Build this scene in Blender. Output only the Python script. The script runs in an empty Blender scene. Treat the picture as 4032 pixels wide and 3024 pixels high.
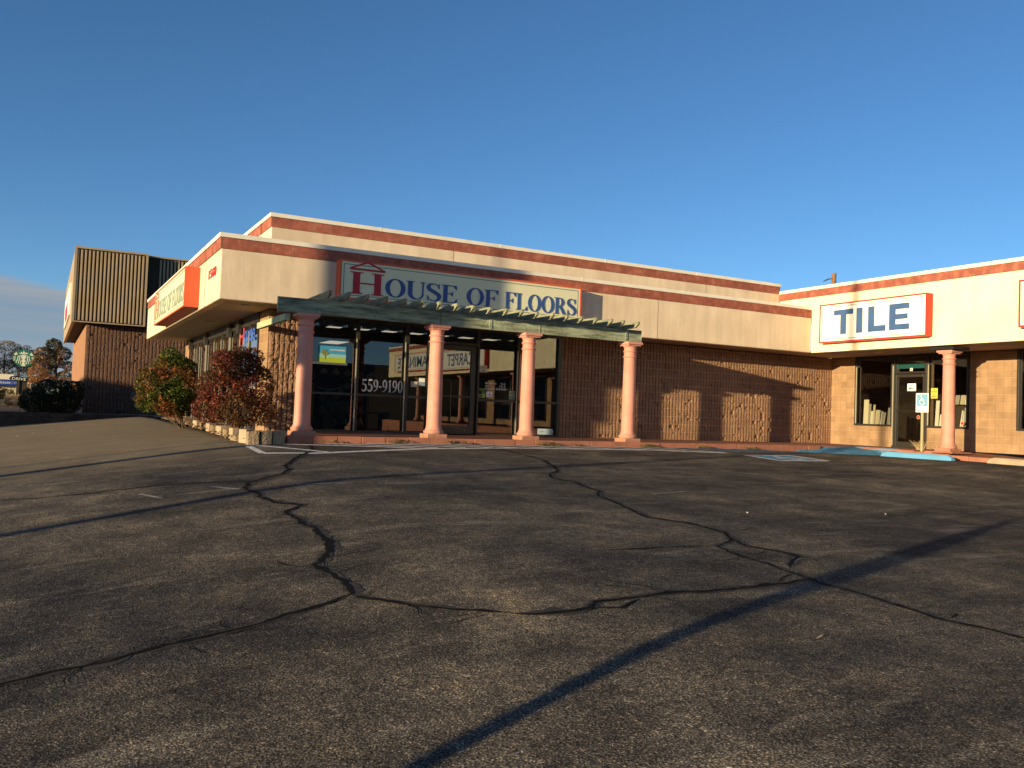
import bpy, bmesh, math, random
from mathutils import Vector, Matrix, noise
random.seed(7)
sc = bpy.context.scene
COL = sc.collection
# ------------------------------------------------------------------ camera
YAW, PITCH, ROLL, FPX = 0.4962, 0.0352, 0.0359, 3406.2
CAMP = Vector((-2.8307, -16.9701, 0.5154))
fw0 = Vector((math.sin(YAW), math.cos(YAW), 0)); rt0 = Vector((math.cos(YAW), -math.sin(YAW), 0)); up0 = Vector((0, 0, 1))
fw = fw0*math.cos(PITCH) + up0*math.sin(PITCH); up = up0*math.cos(PITCH) - fw0*math.sin(PITCH)
rt = rt0*math.cos(ROLL) + up*math.sin(ROLL); up2 = up*math.cos(ROLL) - rt0*math.sin(ROLL)
cd = bpy.data.cameras.new("camera"); cam = bpy.data.objects.new("camera", cd); COL.objects.link(cam)
cam.matrix_world = Matrix(((rt.x, up2.x, -fw.x, CAMP.x), (rt.y, up2.y, -fw.y, CAMP.y), (rt.z, up2.z, -fw.z, CAMP.z), (0, 0, 0, 1)))
cd.sensor_fit = 'HORIZONTAL'; cd.sensor_width = 36; cd.lens = FPX/4032*36; cd.clip_start = 0.05; cd.clip_end = 2000
sc.camera = cam
# ------------------------------------------------------------------ light
SUN = Vector((2.97, 1.0, -0.36)).normalized()          # direction the light travels
EL = math.asin(-SUN.z)
w = bpy.data.worlds.new("World"); sc.world = w; w.use_nodes = True
nt = w.node_tree; nt.nodes.clear()
def N(t, typ, **kw):
    n = t.nodes.new(typ)
    for k, v in kw.items(): setattr(n, k, v)
    return n
wo = N(nt, 'ShaderNodeOutputWorld'); bg = N(nt, 'ShaderNodeBackground'); sky = N(nt, 'ShaderNodeTexSky')
sky.sky_type = 'NISHITA'; sky.sun_disc = False; sky.sun_elevation = EL
sky.sun_rotation = math.atan2(-SUN.x, -SUN.y); sky.altitude = 1600; sky.air_density = 0.82; sky.dust_density = 0.7; sky.ozone_density = 2.4
hs = N(nt, 'ShaderNodeHueSaturation'); hs.inputs['Saturation'].default_value = 1.06; hs.inputs['Value'].default_value = 1.0
bg.inputs['Strength'].default_value = 0.115
# cloud bank low in the west (left of the picture), by world direction
tc = N(nt, 'ShaderNodeTexCoord'); sx = N(nt, 'ShaderNodeSeparateXYZ'); nt.links.new(tc.outputs['Generated'], sx.inputs[0])
mp = N(nt, 'ShaderNodeMapping'); mp.inputs['Scale'].default_value = (2.2, 2.2, 34); nt.links.new(tc.outputs['Generated'], mp.inputs[0])
nz = N(nt, 'ShaderNodeTexNoise'); nz.inputs['Scale'].default_value = 1.6; nz.inputs['Detail'].default_value = 7; nt.links.new(mp.outputs[0], nz.inputs['Vector'])
def M(t, op, a, b=None, clamp=False):
    n = N(t, 'ShaderNodeMath', operation=op); n.use_clamp = clamp
    for i, v in enumerate((a, b)):
        if v is None: continue
        if isinstance(v, (int, float)): n.inputs[i].default_value = v
        else: t.links.new(v, n.inputs[i])
    return n.outputs[0]
edge = M(nt, 'SUBTRACT', 0.113, M(nt, 'MULTIPLY', sx.outputs[0], 0.16))
edge = M(nt, 'ADD', edge, M(nt, 'MULTIPLY', M(nt, 'SUBTRACT', nz.outputs[0], 0.5), 0.03))
below = M(nt, 'MULTIPLY', M(nt, 'SUBTRACT', edge, sx.outputs[2]), 110, True)
above = M(nt, 'MULTIPLY', M(nt, 'SUBTRACT', sx.outputs[2], 0.012), 60, True)
side = M(nt, 'MULTIPLY', M(nt, 'SUBTRACT', 0.22, sx.outputs[0]), 7, True)
north = M(nt, 'MULTIPLY', sx.outputs[1], 6, True)
dens = M(nt, 'MULTIPLY', M(nt, 'MULTIPLY', below, above), M(nt, 'MULTIPLY', side, north))
dens = M(nt, 'MULTIPLY', dens, M(nt, 'ADD', M(nt, 'MULTIPLY', nz.outputs[0], 0.9), 0.42), True)
cr = N(nt, 'ShaderNodeValToRGB'); nt.links.new(nz.outputs[0], cr.inputs[0])
cr.color_ramp.elements[0].position = .38; cr.color_ramp.elements[0].color = (1.2, 1.5, 1.9, 1)
cr.color_ramp.elements[1].position = .74; cr.color_ramp.elements[1].color = (1.8, 2.05, 2.3, 1)
mx = N(nt, 'ShaderNodeMixRGB'); nt.links.new(dens, mx.inputs[0]); nt.links.new(hs.outputs[0], mx.inputs[1]); nt.links.new(cr.outputs[0], mx.inputs[2])
tn = N(nt, 'ShaderNodeMixRGB', blend_type='MULTIPLY'); tn.inputs[0].default_value = 1; tn.inputs[2].default_value = (.875, .935, .98, 1)
nt.links.new(sky.outputs[0], tn.inputs[1]); nt.links.new(tn.outputs[0], hs.inputs['Color']); nt.links.new(mx.outputs[0], bg.inputs[0]); nt.links.new(bg.outputs[0], wo.inputs[0])
sd = bpy.data.lights.new("sun", 'SUN'); sd.energy = 5.0; sd.angle = math.radians(0.5); sd.color = (1.0, 0.79, 0.46)
so = bpy.data.objects.new("sun", sd); COL.objects.link(so); so.rotation_euler = SUN.to_track_quat('-Z', 'Y').to_euler(); so.location = (-30, -10, 20)
sc.view_settings.view_transform = 'Standard'; sc.view_settings.look = 'None'; sc.view_settings.exposure = 0.75; sc.view_settings.gamma = 1
sc.render.engine = 'CYCLES'; sc.cycles.max_bounces = 8; sc.cycles.transparent_max_bounces = 12; sc.cycles.caustics_reflective = False

# ------------------------------------------------------------------ geometry helpers
class MB:
    def __init__(s): s.v = []; s.f = []
    def add(s, vs, fs):
        b = len(s.v); s.v += [tuple(x) for x in vs]; s.f += [tuple(i+b for i in f) for f in fs]; return s
    def box(s, x0, x1, y0, y1, z0, z1):
        return s.add([(x0,y0,z0),(x1,y0,z0),(x1,y1,z0),(x0,y1,z0),(x0,y0,z1),(x1,y0,z1),(x1,y1,z1),(x0,y1,z1)],
                     [(0,3,2,1),(4,5,6,7),(0,1,5,4),(1,2,6,5),(2,3,7,6),(3,0,4,7)])
    def prism(s, poly, ext):                      # poly: list of 3D points, ext: vector
        n = len(poly); e = Vector(ext); a = [Vector(p) for p in poly]
        return s.add(a + [p+e for p in a], [tuple(range(n))[::-1], tuple(range(n, 2*n))] + [(i, (i+1) % n, n+(i+1) % n, n+i) for i in range(n)])
    def quad(s, a, b, c, d): return s.add([a, b, c, d], [(0, 1, 2, 3)])
    def tube(s, pts, r, n=8, cap=True):
        pts = [Vector(p) for p in pts]; rs = r if isinstance(r, (list, tuple)) else [r]*len(pts); vs = []
        for i, p in enumerate(pts):
            t = (pts[min(i+1, len(pts)-1)] - pts[max(i-1, 0)]).normalized()
            a = t.orthogonal().normalized() if i == 0 else (a - t*a.dot(t)).normalized()
            b = t.cross(a)
            for k in range(n):
                th = 2*math.pi*k/n; vs.append(p + (a*math.cos(th) + b*math.sin(th))*rs[i])
        fs = [(i*n+k, i*n+(k+1) % n, (i+1)*n+(k+1) % n, (i+1)*n+k) for i in range(len(pts)-1) for k in range(n)]
        if cap: fs += [tuple(range(n))[::-1], tuple(range((len(pts)-1)*n, len(pts)*n))]
        return s.add(vs, fs)
    def lathe(s, prof, cx, cy, n=40):
        vs = [(cx+r*math.cos(2*math.pi*k/n), cy+r*math.sin(2*math.pi*k/n), z) for r, z in prof for k in range(n)]
        fs = [(i*n+k, i*n+(k+1) % n, (i+1)*n+(k+1) % n, (i+1)*n+k) for i in range(len(prof)-1) for k in range(n)]
        return s.add(vs, fs)
    def build(s, name, mat, parent=None, smooth=False, bevel=0):
        me = bpy.data.meshes.new(name); o = bpy.data.objects.new(name, me); COL.objects.link(o)
        org = Vector(parent['_o']) if parent is not None else Vector((0, 0, 0))
        me.from_pydata([tuple(Vector(v)-org) for v in s.v], [], s.f); me.validate()
        if mat: me.materials.append(mat)
        if smooth:
            me.polygons.foreach_set('use_smooth', [True]*len(me.polygons))
            try: me.set_sharp_from_angle(angle=math.radians(40))
            except Exception: pass
        if parent is not None: o.parent = parent; o['_o'] = tuple(org)
        if bevel:
            m = o.modifiers.new('bevel', 'BEVEL'); m.width = bevel; m.segments = 2; m.limit_method = 'ANGLE'
        return o
ALLT = []
def tag(o, label=None, cat=None, group=None, kind=None):
    if label: o['label'] = label
    if cat: o['category'] = cat
    if group: o['group'] = group
    if kind: o['kind'] = kind
    return o
def thing(name, loc, label, cat, group=None):
    o = bpy.data.objects.new(name, None); COL.objects.link(o); o.location = loc; o['_o'] = tuple(loc); o.empty_display_size = .2
    return tag(o, label, cat, group)
def copy_tree(o, loc, label=None, parent=None):
    c = o.copy(); COL.objects.link(c)
    if parent is None:
        c.location = loc
        if label: c['label'] = label
    else: c.parent = parent
    for ch in [x for x in COL.objects if x.parent == o and x is not c]: copy_tree(ch, None, None, c)
    return c

# ------------------------------------------------------------------ materials
def mat(name, col, rough=.8, spec=.3, metal=0.0, bump=None, var=None, emis=None, coat=0):
    """bump=(scale, strength, distance); var=(scale, amount[, stretch_xyz])"""
    m = bpy.data.materials.new(name); m.use_nodes = True; t = m.node_tree; b = t.nodes['Principled BSDF']
    b.inputs['Base Color'].default_value = (*col, 1); b.inputs['Roughness'].default_value = rough
    b.inputs['Specular IOR Level'].default_value = spec; b.inputs['Metallic'].default_value = metal
    g = N(t, 'ShaderNodeNewGeometry')
    if var:
        sc_, am = var[0], var[1]; st = var[2] if len(var) > 2 else (1, 1, 1)
        mpn = N(t, 'ShaderNodeMapping'); mpn.inputs['Scale'].default_value = st; t.links.new(g.outputs['Position'], mpn.inputs[0])
        n = N(t, 'ShaderNodeTexNoise'); n.inputs['Scale'].default_value = sc_; n.inputs['Detail'].default_value = 6; t.links.new(mpn.outputs[0], n.inputs['Vector'])
        h = N(t, 'ShaderNodeHueSaturation'); h.inputs['Color'].default_value = (*col, 1)
        mr = N(t, 'ShaderNodeMapRange'); mr.inputs[1].default_value = .3; mr.inputs[2].default_value = .7; mr.inputs[3].default_value = 1-am; mr.inputs[4].default_value = 1+am
        t.links.new(n.outputs[0], mr.inputs[0]); t.links.new(mr.outputs[0], h.inputs['Value']); t.links.new(h.outputs[0], b.inputs['Base Color'])
    if bump:
        n2 = N(t, 'ShaderNodeTexNoise'); n2.inputs['Scale'].default_value = bump[0]; n2.inputs['Detail'].default_value = 5; t.links.new(g.outputs['Position'], n2.inputs['Vector'])
        bn = N(t, 'ShaderNodeBump'); bn.inputs['Strength'].default_value = bump[1]; bn.inputs['Distance'].default_value = bump[2] if len(bump) > 2 else .01
        t.links.new(n2.outputs[0], bn.inputs['Height']); t.links.new(bn.outputs[0], b.inputs['Normal'])
    if emis: b.inputs['Emission Color'].default_value = (*emis[0], 1); b.inputs['Emission Strength'].default_value = emis[1]
    return m
def ramp(t, src, stops):
    r = N(t, 'ShaderNodeValToRGB'); t.links.new(src, r.inputs[0]); e = r.color_ramp.elements
    while len(e) < len(stops): e.new(.5)
    for i, (p, c) in enumerate(stops): e[i].position = p; e[i].color = (*c, 1)
    return r.outputs[0]
def noise_n(t, vec, scale, detail=5, rough=.55):
    n = N(t, 'ShaderNodeTexNoise'); n.inputs['Scale'].default_value = scale; n.inputs['Detail'].default_value = detail; n.inputs['Roughness'].default_value = rough
    t.links.new(vec, n.inputs['Vector']); return n.outputs[0]
def mixc(t, fac, a, b, mode='MIX'):
    n = N(t, 'ShaderNodeMixRGB', blend_type=mode)
    for i, v in enumerate((fac, a, b)):
        if isinstance(v, (int, float)): n.inputs[i].default_value = v if i == 0 else (v, v, v, 1)
        elif isinstance(v, tuple): n.inputs[i].default_value = (*v, 1)
        else: t.links.new(v, n.inputs[i])
    return n.outputs[0]
def base(name, rough=.9, spec=.2):
    m = bpy.data.materials.new(name); m.use_nodes = True; t = m.node_tree; b = t.nodes['Principled BSDF']
    b.inputs['Roughness'].default_value = rough; b.inputs['Specular IOR Level'].default_value = spec
    g = N(t, 'ShaderNodeNewGeometry'); return m, t, b, g.outputs['Position'], g
def bumpn(t, b, h, strength, dist, prev=None):
    n = N(t, 'ShaderNodeBump'); n.inputs['Strength'].default_value = strength; n.inputs['Distance'].default_value = dist
    t.links.new(h, n.inputs['Height'])
    if prev is not None: t.links.new(prev, n.inputs['Normal'])
    t.links.new(n.outputs[0], b.inputs['Normal']); return n.outputs[0]

def asphalt_mat():
    m, t, b, P, g = base('asphalt', .93, .12)
    big = noise_n(t, P, .42, 4, .55); mid = noise_n(t, P, 1.9, 5, .6); fine = noise_n(t, P, 95, 3, .6); fine2 = noise_n(t, P, 38, 3, .7)
    c = ramp(t, big, [(.36, (.058, .053, .054)), (.50, (.098, .086, .074)), (.64, (.150, .130, .106))])
    c2 = ramp(t, mid, [(.34, (.55, .55, .60)), (.54, (1, 1, 1)), (.70, (1.6, 1.48, 1.25))])
    c = mixc(t, 1, c, c2, 'MULTIPLY')
    agg = ramp(t, fine, [(.36, (.25, .24, .24)), (.50, (.9, .9, .9)), (.60, (1.7, 1.6, 1.42)), (.68, (5.0, 4.6, 3.8))])
    c = mixc(t, 1, c, agg, 'MULTIPLY')
    c = mixc(t, 1, c, ramp(t, noise_n(t, P, 17, 4, .75), [(.36, (.6, .6, .62)), (.55, (1, 1, 1)), (.68, (1.6, 1.5, 1.3))]), 'MULTIPLY')
    mps = N(t, 'ShaderNodeMapping'); mps.inputs['Rotation'].default_value = (0, 0, -.5); mps.inputs['Scale'].default_value = (.35, 1.5, 1); t.links.new(P, mps.inputs[0])
    dust = noise_n(t, mps.outputs[0], 2.4, 6, .62); c = mixc(t, ramp(t, dust, [(.56, (0, 0, 0)), (.72, (.55, .55, .55))]), c, mixc(t, 1, (.26, .225, .18), agg, 'MULTIPLY'))
    sprk = noise_n(t, P, 150, 2, .5); c = mixc(t, ramp(t, sprk, [(.70, (0, 0, 0)), (.735, (1, 1, 1))]), c, (.62, .56, .46))
    # paler tan zone on the drive to the left of the shop
    sp = N(t, 'ShaderNodeSeparateXYZ'); t.links.new(P, sp.inputs[0])
    dr = M(t, 'MULTIPLY', M(t, 'ADD', sp.outputs[1], 4.5), .3, True); dr = M(t, 'MULTIPLY', dr, M(t, 'MULTIPLY', M(t, 'SUBTRACT', .8, sp.outputs[0]), 1.2, True))
    c = mixc(t, M(t, 'MULTIPLY', dr, .6), c, (.30, .235, .155))
    t.links.new(c, b.inputs['Base Color'])
    h = M(t, 'ADD', M(t, 'MULTIPLY', fine, .8), M(t, 'MULTIPLY', fine2, .8))
    p = bumpn(t, b, h, .9, .016); bumpn(t, b, mid, .25, .05, p)
    return m
def stucco_mat(name, col, stain=.35):
    m, t, b, P, g = base(name, .9, .15)
    mp_ = N(t, 'ShaderNodeMapping'); mp_.inputs['Scale'].default_value = (3.4, 3.4, .28); t.links.new(P, mp_.inputs[0])
    streak = noise_n(t, mp_.outputs[0], 1.3, 6, .6); blot = noise_n(t, P, 1.1, 5)
    s = ramp(t, streak, [(.4, (1-stain, 1-stain*1.1, 1-stain*1.2)), (.62, (1, 1, 1))])
    s2 = ramp(t, blot, [(.3, (.9, .88, .85)), (.65, (1.04, 1.04, 1.04))])
    c = mixc(t, 1, mixc(t, .55, col, s, 'MULTIPLY'), s2, 'MULTIPLY'); t.links.new(c, b.inputs['Base Color'])
    bumpn(t, b, noise_n(t, P, 60, 5, .7), .35, .006, bumpn(t, b, noise_n(t, P, 2.5, 3), .25, .04))
    return m
def band_mat():                                   # terracotta tiles .455 m wide
    m, t, b, P, g = base('terracotta_band', .75, .25)
    sp = N(t, 'ShaderNodeSeparateXYZ'); t.links.new(P, sp.inputs[0]); u = M(t, 'DIVIDE', M(t, 'ADD', sp.outputs[0], sp.outputs[1]), .457)
    fr = M(t, 'FRACT', u); fl = M(t, 'FLOOR', u)
    joint = M(t, 'LESS_THAN', fr, .028)
    wn = N(t, 'ShaderNodeTexWhiteNoise', noise_dimensions='1D'); t.links.new(fl, wn.inputs['W'])
    mott = noise_n(t, P, 5.5, 6, .65)
    c = ramp(t, mott, [(.36, (.25, .075, .048)), (.52, (.34, .105, .068)), (.68, (.43, .165, .11))])
    c = mixc(t, .22, c, ramp(t, wn.outputs['Value'], [(0, (.5, .5, .5)), (1, (1.4, 1.4, 1.4))]), 'MULTIPLY')
    c = mixc(t, joint, c, (.22, .10, .075)); t.links.new(c, b.inputs['Base Color'])
    bumpn(t, b, M(t, 'SUBTRACT', 1, joint), .5, .006, bumpn(t, b, mott, .2, .01)); return m
def block_mat(name, col, mortar, scored=True, w_=.2032, joint=.035):
    m, t, b, P, g = base(name, .95, .1)
    sp = N(t, 'ShaderNodeSeparateXYZ'); t.links.new(P, sp.inputs[0])
    zf = M(t, 'FRACT', M(t, 'DIVIDE', sp.outputs[2], .2032)); zc = M(t, 'FLOOR', M(t, 'DIVIDE', sp.outputs[2], .2032))
    u = M(t, 'DIVIDE', M(t, 'ADD', sp.outputs[0], sp.outputs[1]), w_)
    uf = M(t, 'FRACT', u); uc = M(t, 'FLOOR', M(t, 'DIVIDE', M(t, 'ADD', u, zc), 2))
    jh = M(t, 'LESS_THAN', zf, joint*1.2)
    cv = N(t, 'ShaderNodeCombineXYZ'); t.links.new(uc, cv.inputs[0]); t.links.new(zc, cv.inputs[1])
    wn = N(t, 'ShaderNodeTexWhiteNoise', noise_dimensions='2D'); t.links.new(cv.outputs[0], wn.inputs['Vector'])
    n1 = noise_n(t, P, 3, 5); n2 = noise_n(t, P, 70, 4, .7)
    c = mixc(t, .5, col, ramp(t, n1, [(.3, (.62, .6, .58)), (.7, (1.3, 1.3, 1.3))]), 'MULTIPLY')
    c = mixc(t, .4 if scored else .12, c, ramp(t, wn.outputs['Value'], [(0, (.72, .72, .72)), (1, (1.22, 1.22, 1.22))]), 'MULTIPLY')
    c = mixc(t, .5, c, ramp(t, n2, [(.35, (.6, .6, .6)), (.65, (1.25, 1.25, 1.25))]), 'MULTIPLY')
    c = mixc(t, jh, c, mortar); hgt = M(t, 'SUBTRACT', 1, jh)
    if scored:
        jv = M(t, 'LESS_THAN', uf, joint); c = mixc(t, M(t, 'MULTIPLY', jv, .8), c, tuple(x*.62 for x in mortar)); hgt = M(t, 'SUBTRACT', 1, M(t, 'MAXIMUM', jh, jv))
    t.links.new(c, b.inputs['Base Color'])
    p = bumpn(t, b, n2, .6, .008)
    if scored: bumpn(t, b, hgt, .6, .008, p)
    return m
def salmon_mat():
    m, t, b, P, g = base('salmon_paint', .62, .28)
    c = mixc(t, .7, (.61, .275, .21), ramp(t, noise_n(t, P, 2.2, 6, .65), [(.35, (.80, .77, .75)), (.6, (1.05, 1.05, 1.05))]), 'MULTIPLY')
    chips = ramp(t, noise_n(t, P, 13, 5, .7), [(.70, (0, 0, 0)), (.74, (.7, .7, .7))]); c = mixc(t, chips, c, (.42, .20, .15))
    sp = N(t, 'ShaderNodeSeparateXYZ'); t.links.new(P, sp.inputs[0])
    spl = M(t, 'SUBTRACT', M(t, 'MULTIPLY', noise_n(t, P, 9, 6, .7), .42), sp.outputs[2]); c = mixc(t, M(t, 'MULTIPLY', spl, 5, True), c, (.33, .17, .11))
    t.links.new(c, b.inputs['Base Color']); bumpn(t, b, noise_n(t, P, 30, 4), .2, .006); return m
def glass_mat(name, tint=(.42, .40, .36), ior=1.75):
    m = bpy.data.materials.new(name); m.use_nodes = True; t = m.node_tree; t.nodes.clear()
    o = N(t, 'ShaderNodeOutputMaterial'); tr = N(t, 'ShaderNodeBsdfTransparent'); gl = N(t, 'ShaderNodeBsdfGlossy'); f = N(t, 'ShaderNodeFresnel'); x = N(t, 'ShaderNodeMixShader')
    tr.inputs[0].default_value = (*tint, 1); gl.inputs['Roughness'].default_value = 0; gl.inputs[0].default_value = (.95, .97, 1, 1); f.inputs[0].default_value = ior
    t.links.new(f.outputs[0], x.inputs[0]); t.links.new(tr.outputs[0], x.inputs[1]); t.links.new(gl.outputs[0], x.inputs[2]); t.links.new(x.outputs[0], o.inputs[0]); return m
def leaf_mat(name, stops, nscale=.9, split=None):
    m, t, b, P, g = base(name, .65, .2)
    c = ramp(t, g.outputs['Random Per Island'], stops)
    n = noise_n(t, P, nscale, 3)
    if split:
        c2 = ramp(t, g.outputs['Random Per Island'], split); c = mixc(t, ramp(t, n, [(.44, (0, 0, 0)), (.56, (1, 1, 1))]), c, c2)
    c = mixc(t, .6, c, ramp(t, noise_n(t, P, nscale*4, 3), [(.35, (.55, .55, .55)), (.65, (1.4, 1.4, 1.4))]), 'MULTIPLY')
    t.links.new(c, b.inputs['Base Color'])
    try: b.inputs['Subsurface Weight'].default_value = 0
    except Exception: pass
    return m
M_ = {
 'asphalt': asphalt_mat(),
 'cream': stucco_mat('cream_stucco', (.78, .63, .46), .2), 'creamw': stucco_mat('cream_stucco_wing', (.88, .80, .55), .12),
 'soffit': mat('soffit_paint', (.45, .37, .27), .9, .1, bump=(50, .2, .004), var=(1.5, .1)),
 'band': band_mat(), 'coping': mat('coping_metal', (.80, .74, .62), .55, .4, var=(2.5, .06)),
 'flute': block_mat('split_face_block', (.30, .175, .108), (.52, .37, .25), False),
 'block': block_mat('scored_block', (.35, .22, .125), (.43, .295, .175)),
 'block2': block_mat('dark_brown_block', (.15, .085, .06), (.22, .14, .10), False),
 'walltan': mat('tan_wall', (.31, .165, .10), .9, .1, bump=(40, .3, .01), var=(1.5, .12)),
 'frame': mat('bronze_frame', (.028, .024, .020), .42, .5), 'framel': mat('bronze_frame_pale', (.40, .37, .27), .35, .6, .2),  # trim strips much paler than the bronze frame
 'glass': glass_mat('shop_glass', (.40, .38, .34), 1.95), 'glasss': glass_mat('side_glass', (.30, .29, .26), 1.35), 'glassw': glass_mat('wing_glass', (.78, .78, .72), 1.45),
 'salmon': salmon_mat(),
 'walk': mat('walkway_concrete_red', (.33, .14, .085), .85, .2, bump=(45, .3, .004), var=(2.2, .18)),
 'kerb': mat('terracotta_kerb', (.35, .145, .095), .8, .2, bump=(30, .3, .005), var=(2.5, .2)),
 'wood': mat('weathered_green_wood', (.25, .275, .19), .9, .1, bump=(18, .7, .014), var=(3.2, .6, (.7, 4, 5))),
 'woodl': mat('pale_green_wood', (.38, .44, .27), .8, .15, bump=(18, .3, .006), var=(5, .15)),
 'woodr': mat('rafter_wood', (.235, .235, .155), .9, .1, bump=(22, .5, .008), var=(5, .35, (4, .6, 4))),
 'orange': mat('orange_sign_box', (.62, .11, .045), .5, .35), 'red': mat('red_sign_box', (.62, .035, .02), .45, .35),
 'signw': mat('sign_face_cream', (.70, .68, .46), .45, .35), 'signw2': mat('sign_face_white', (.86, .84, .74), .4, .4),
 'navy': mat('navy_lettering', (.035, .085, .26), .5, .3), 'navyw': mat('blue_lettering', (.05, .11, .25), .55, .3, var=(2, .12)),
 'redl': mat('red_lettering', (.42, .02, .03), .5, .3), 'tealline': mat('dark_line', (.06, .13, .17), .5, .3),
 'navyglare': mat('glare_navy_lettering', (.30, .36, .30), .6, .3), 'redglare': mat('glare_red_lettering', (.62, .17, .10), .6, .3),  # sun glare on the side sign painted into paler letter colours
 'number': mat('red_number', (.75, .04, .06), .5, .3), 'white': mat('white_paint', (.8, .78, .72), .5, .3), 'vinyl': mat('white_vinyl', (.92, .88, .78), .6, .2),
 'paintw': mat('worn_white_paint', (.66, .62, .58), .85, .15, bump=(60, .5, .006), var=(9, .3)),
 'paintf': mat('nearly_gone_paint', (.24, .22, .20), .9, .1, bump=(60, .5, .006), var=(14, .5)),
 'paintb': mat('worn_blue_paint', (.085, .25, .40), .85, .15, bump=(60, .5, .006), var=(6, .25)),
 'blueconc': mat('blue_painted_concrete', (.12, .34, .56), .6, .3, bump=(25, .2, .006), var=(3, .08)),
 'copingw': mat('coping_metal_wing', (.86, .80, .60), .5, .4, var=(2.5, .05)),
 'conc': mat('bare_concrete', (.37, .29, .20), .9, .15, bump=(35, .4, .006), var=(3, .18)),
 'rim': mat('sunlit_crack_edge', (.17, .145, .115), .95, .05, bump=(60, .6, .01), var=(20, .5)),
 'crack': mat('crack_dark', (.011, .010, .010), .95, .05, bump=(60, .6, .01)),
 'tar': mat('old_crack_sealant', (.045, .038, .032), .8, .2, bump=(50, .5, .006), var=(7, .35)),
 'soil': mat('leaf_litter_soil', (.30, .19, .11), .95, .1, bump=(25, 1, .03), var=(9, .5)),
 'earth': mat('dry_earth', (.26, .20, .14), .95, .1, bump=(6, .7, .05), var=(1.5, .3)),
 'timber': mat('creosote_timber', (.055, .045, .038), .9, .1, bump=(14, .7, .015), var=(3, .4)),
 'stoneblk': mat('textured_garden_block', (.27, .20, .13), .95, .1, bump=(26, 1, .03), var=(5, .25)),
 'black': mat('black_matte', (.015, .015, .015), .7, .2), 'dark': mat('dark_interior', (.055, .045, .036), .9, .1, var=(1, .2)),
 'carpet': mat('shop_carpet', (.08, .06, .045), .95, .05), 'ceil': mat('shop_ceiling', (.22, .20, .16), .9, .1),
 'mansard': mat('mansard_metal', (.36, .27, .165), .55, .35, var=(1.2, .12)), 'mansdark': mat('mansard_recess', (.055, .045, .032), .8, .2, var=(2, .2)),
 'steel': mat('galvanised_post', (.42, .38, .20), .5, .4, .2), 'alu': mat('aluminium', (.6, .58, .52), .3, .5, .9),
 'bark': mat('bark', (.11, .08, .055), .95, .05, bump=(30, .8, .02)), 'pole': mat('pole_wood', (.26, .13, .07), .9, .1, bump=(20, .5, .01), var=(3, .25)),
 'grey': mat('grey_plastic', (.35, .34, .30), .6, .3), 'yellow': mat('yellow_plate', (.62, .50, .08), .5, .3), 'tanw': mat('oak_panel', (.42, .25, .10), .6, .3, var=(4, .2, (6, 6, .6))),
 'teal': mat('teal_film', (.02, .12, .13), .5, .3), 'skyblue': mat('sky_blue_print', (.06, .30, .55), .5, .3), 'grass_g': mat('green_print', (.35, .45, .04), .5, .3), 'bluep': mat('blue_banner', (.03, .10, .24), .6, .3),
 'green': mat('logo_green', (.01, .10, .05), .5, .3), 'allblue': mat('banner_blue', (.02, .05, .28), .5, .3),
 'lamp': mat('lit_ceiling_panel', (.8, .8, .7), .5, .3, emis=((1, .93, .75), .75)),
}

# ------------------------------------------------------------------ ground
def interp(x, xs, ys):
    if x <= xs[0]: return ys[0]
    for i in range(len(xs)-1):
        if x <= xs[i+1]: return ys[i] + (ys[i+1]-ys[i])*(x-xs[i])/(xs[i+1]-xs[i])
    return ys[-1]
def gz(x, y):
    a = interp(y, [-1.7, 0, 5, 10, 14], [-.14, -.08, -.01, .03, .02]) if y > -1.7 else -.14-.042*(-1.7-max(y, -45))
    t = (x-.2)/.4; s = -.4*math.log1p(math.exp(-t)) if t > -30 else x-.2
    z = a + .11*max(s, -8) + .04*min(1, max(0, (x-1.2)/2))*min(1, max(0, (y+6)/4))
    k = min(1, max(0, (x-11)/4)); k = k*k*(3-2*k)*min(1, max(0, (y+12)/5))
    return z + k*(-.165-z)
def gmesh(x, y):
    z = gz(x, y)
    if y > -1.6 and x > .25: z = min(z, -.135) - .02
    if y > 14.9: z = min(z, -.3) if x < 1 else min(z, -.16)
    return z
def axis(a, b, step, far): 
    v = []; x = a
    while x <= b+1e-6: v.append(x); x += step
    s = step; lo = a; hi = b
    while lo > -far: s *= 1.35; lo -= s; v.insert(0, lo)
    s = step
    while hi < far: s *= 1.35; hi += s; v.append(hi)
    return v
xs = axis(-6, 20, .25, 700); ys = axis(-18, 16, .25, 700)
g = MB(); nx = len(xs)
g.v = [(x, y, gmesh(x, y)) for y in ys for x in xs]
g.f = [(j*nx+i, j*nx+i+1, (j+1)*nx+i+1, (j+1)*nx+i) for j in range(len(ys)-1) for i in range(nx-1)]
tag(g.build('parking_lot_ground', M_['asphalt'], smooth=True), kind='structure')
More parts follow.
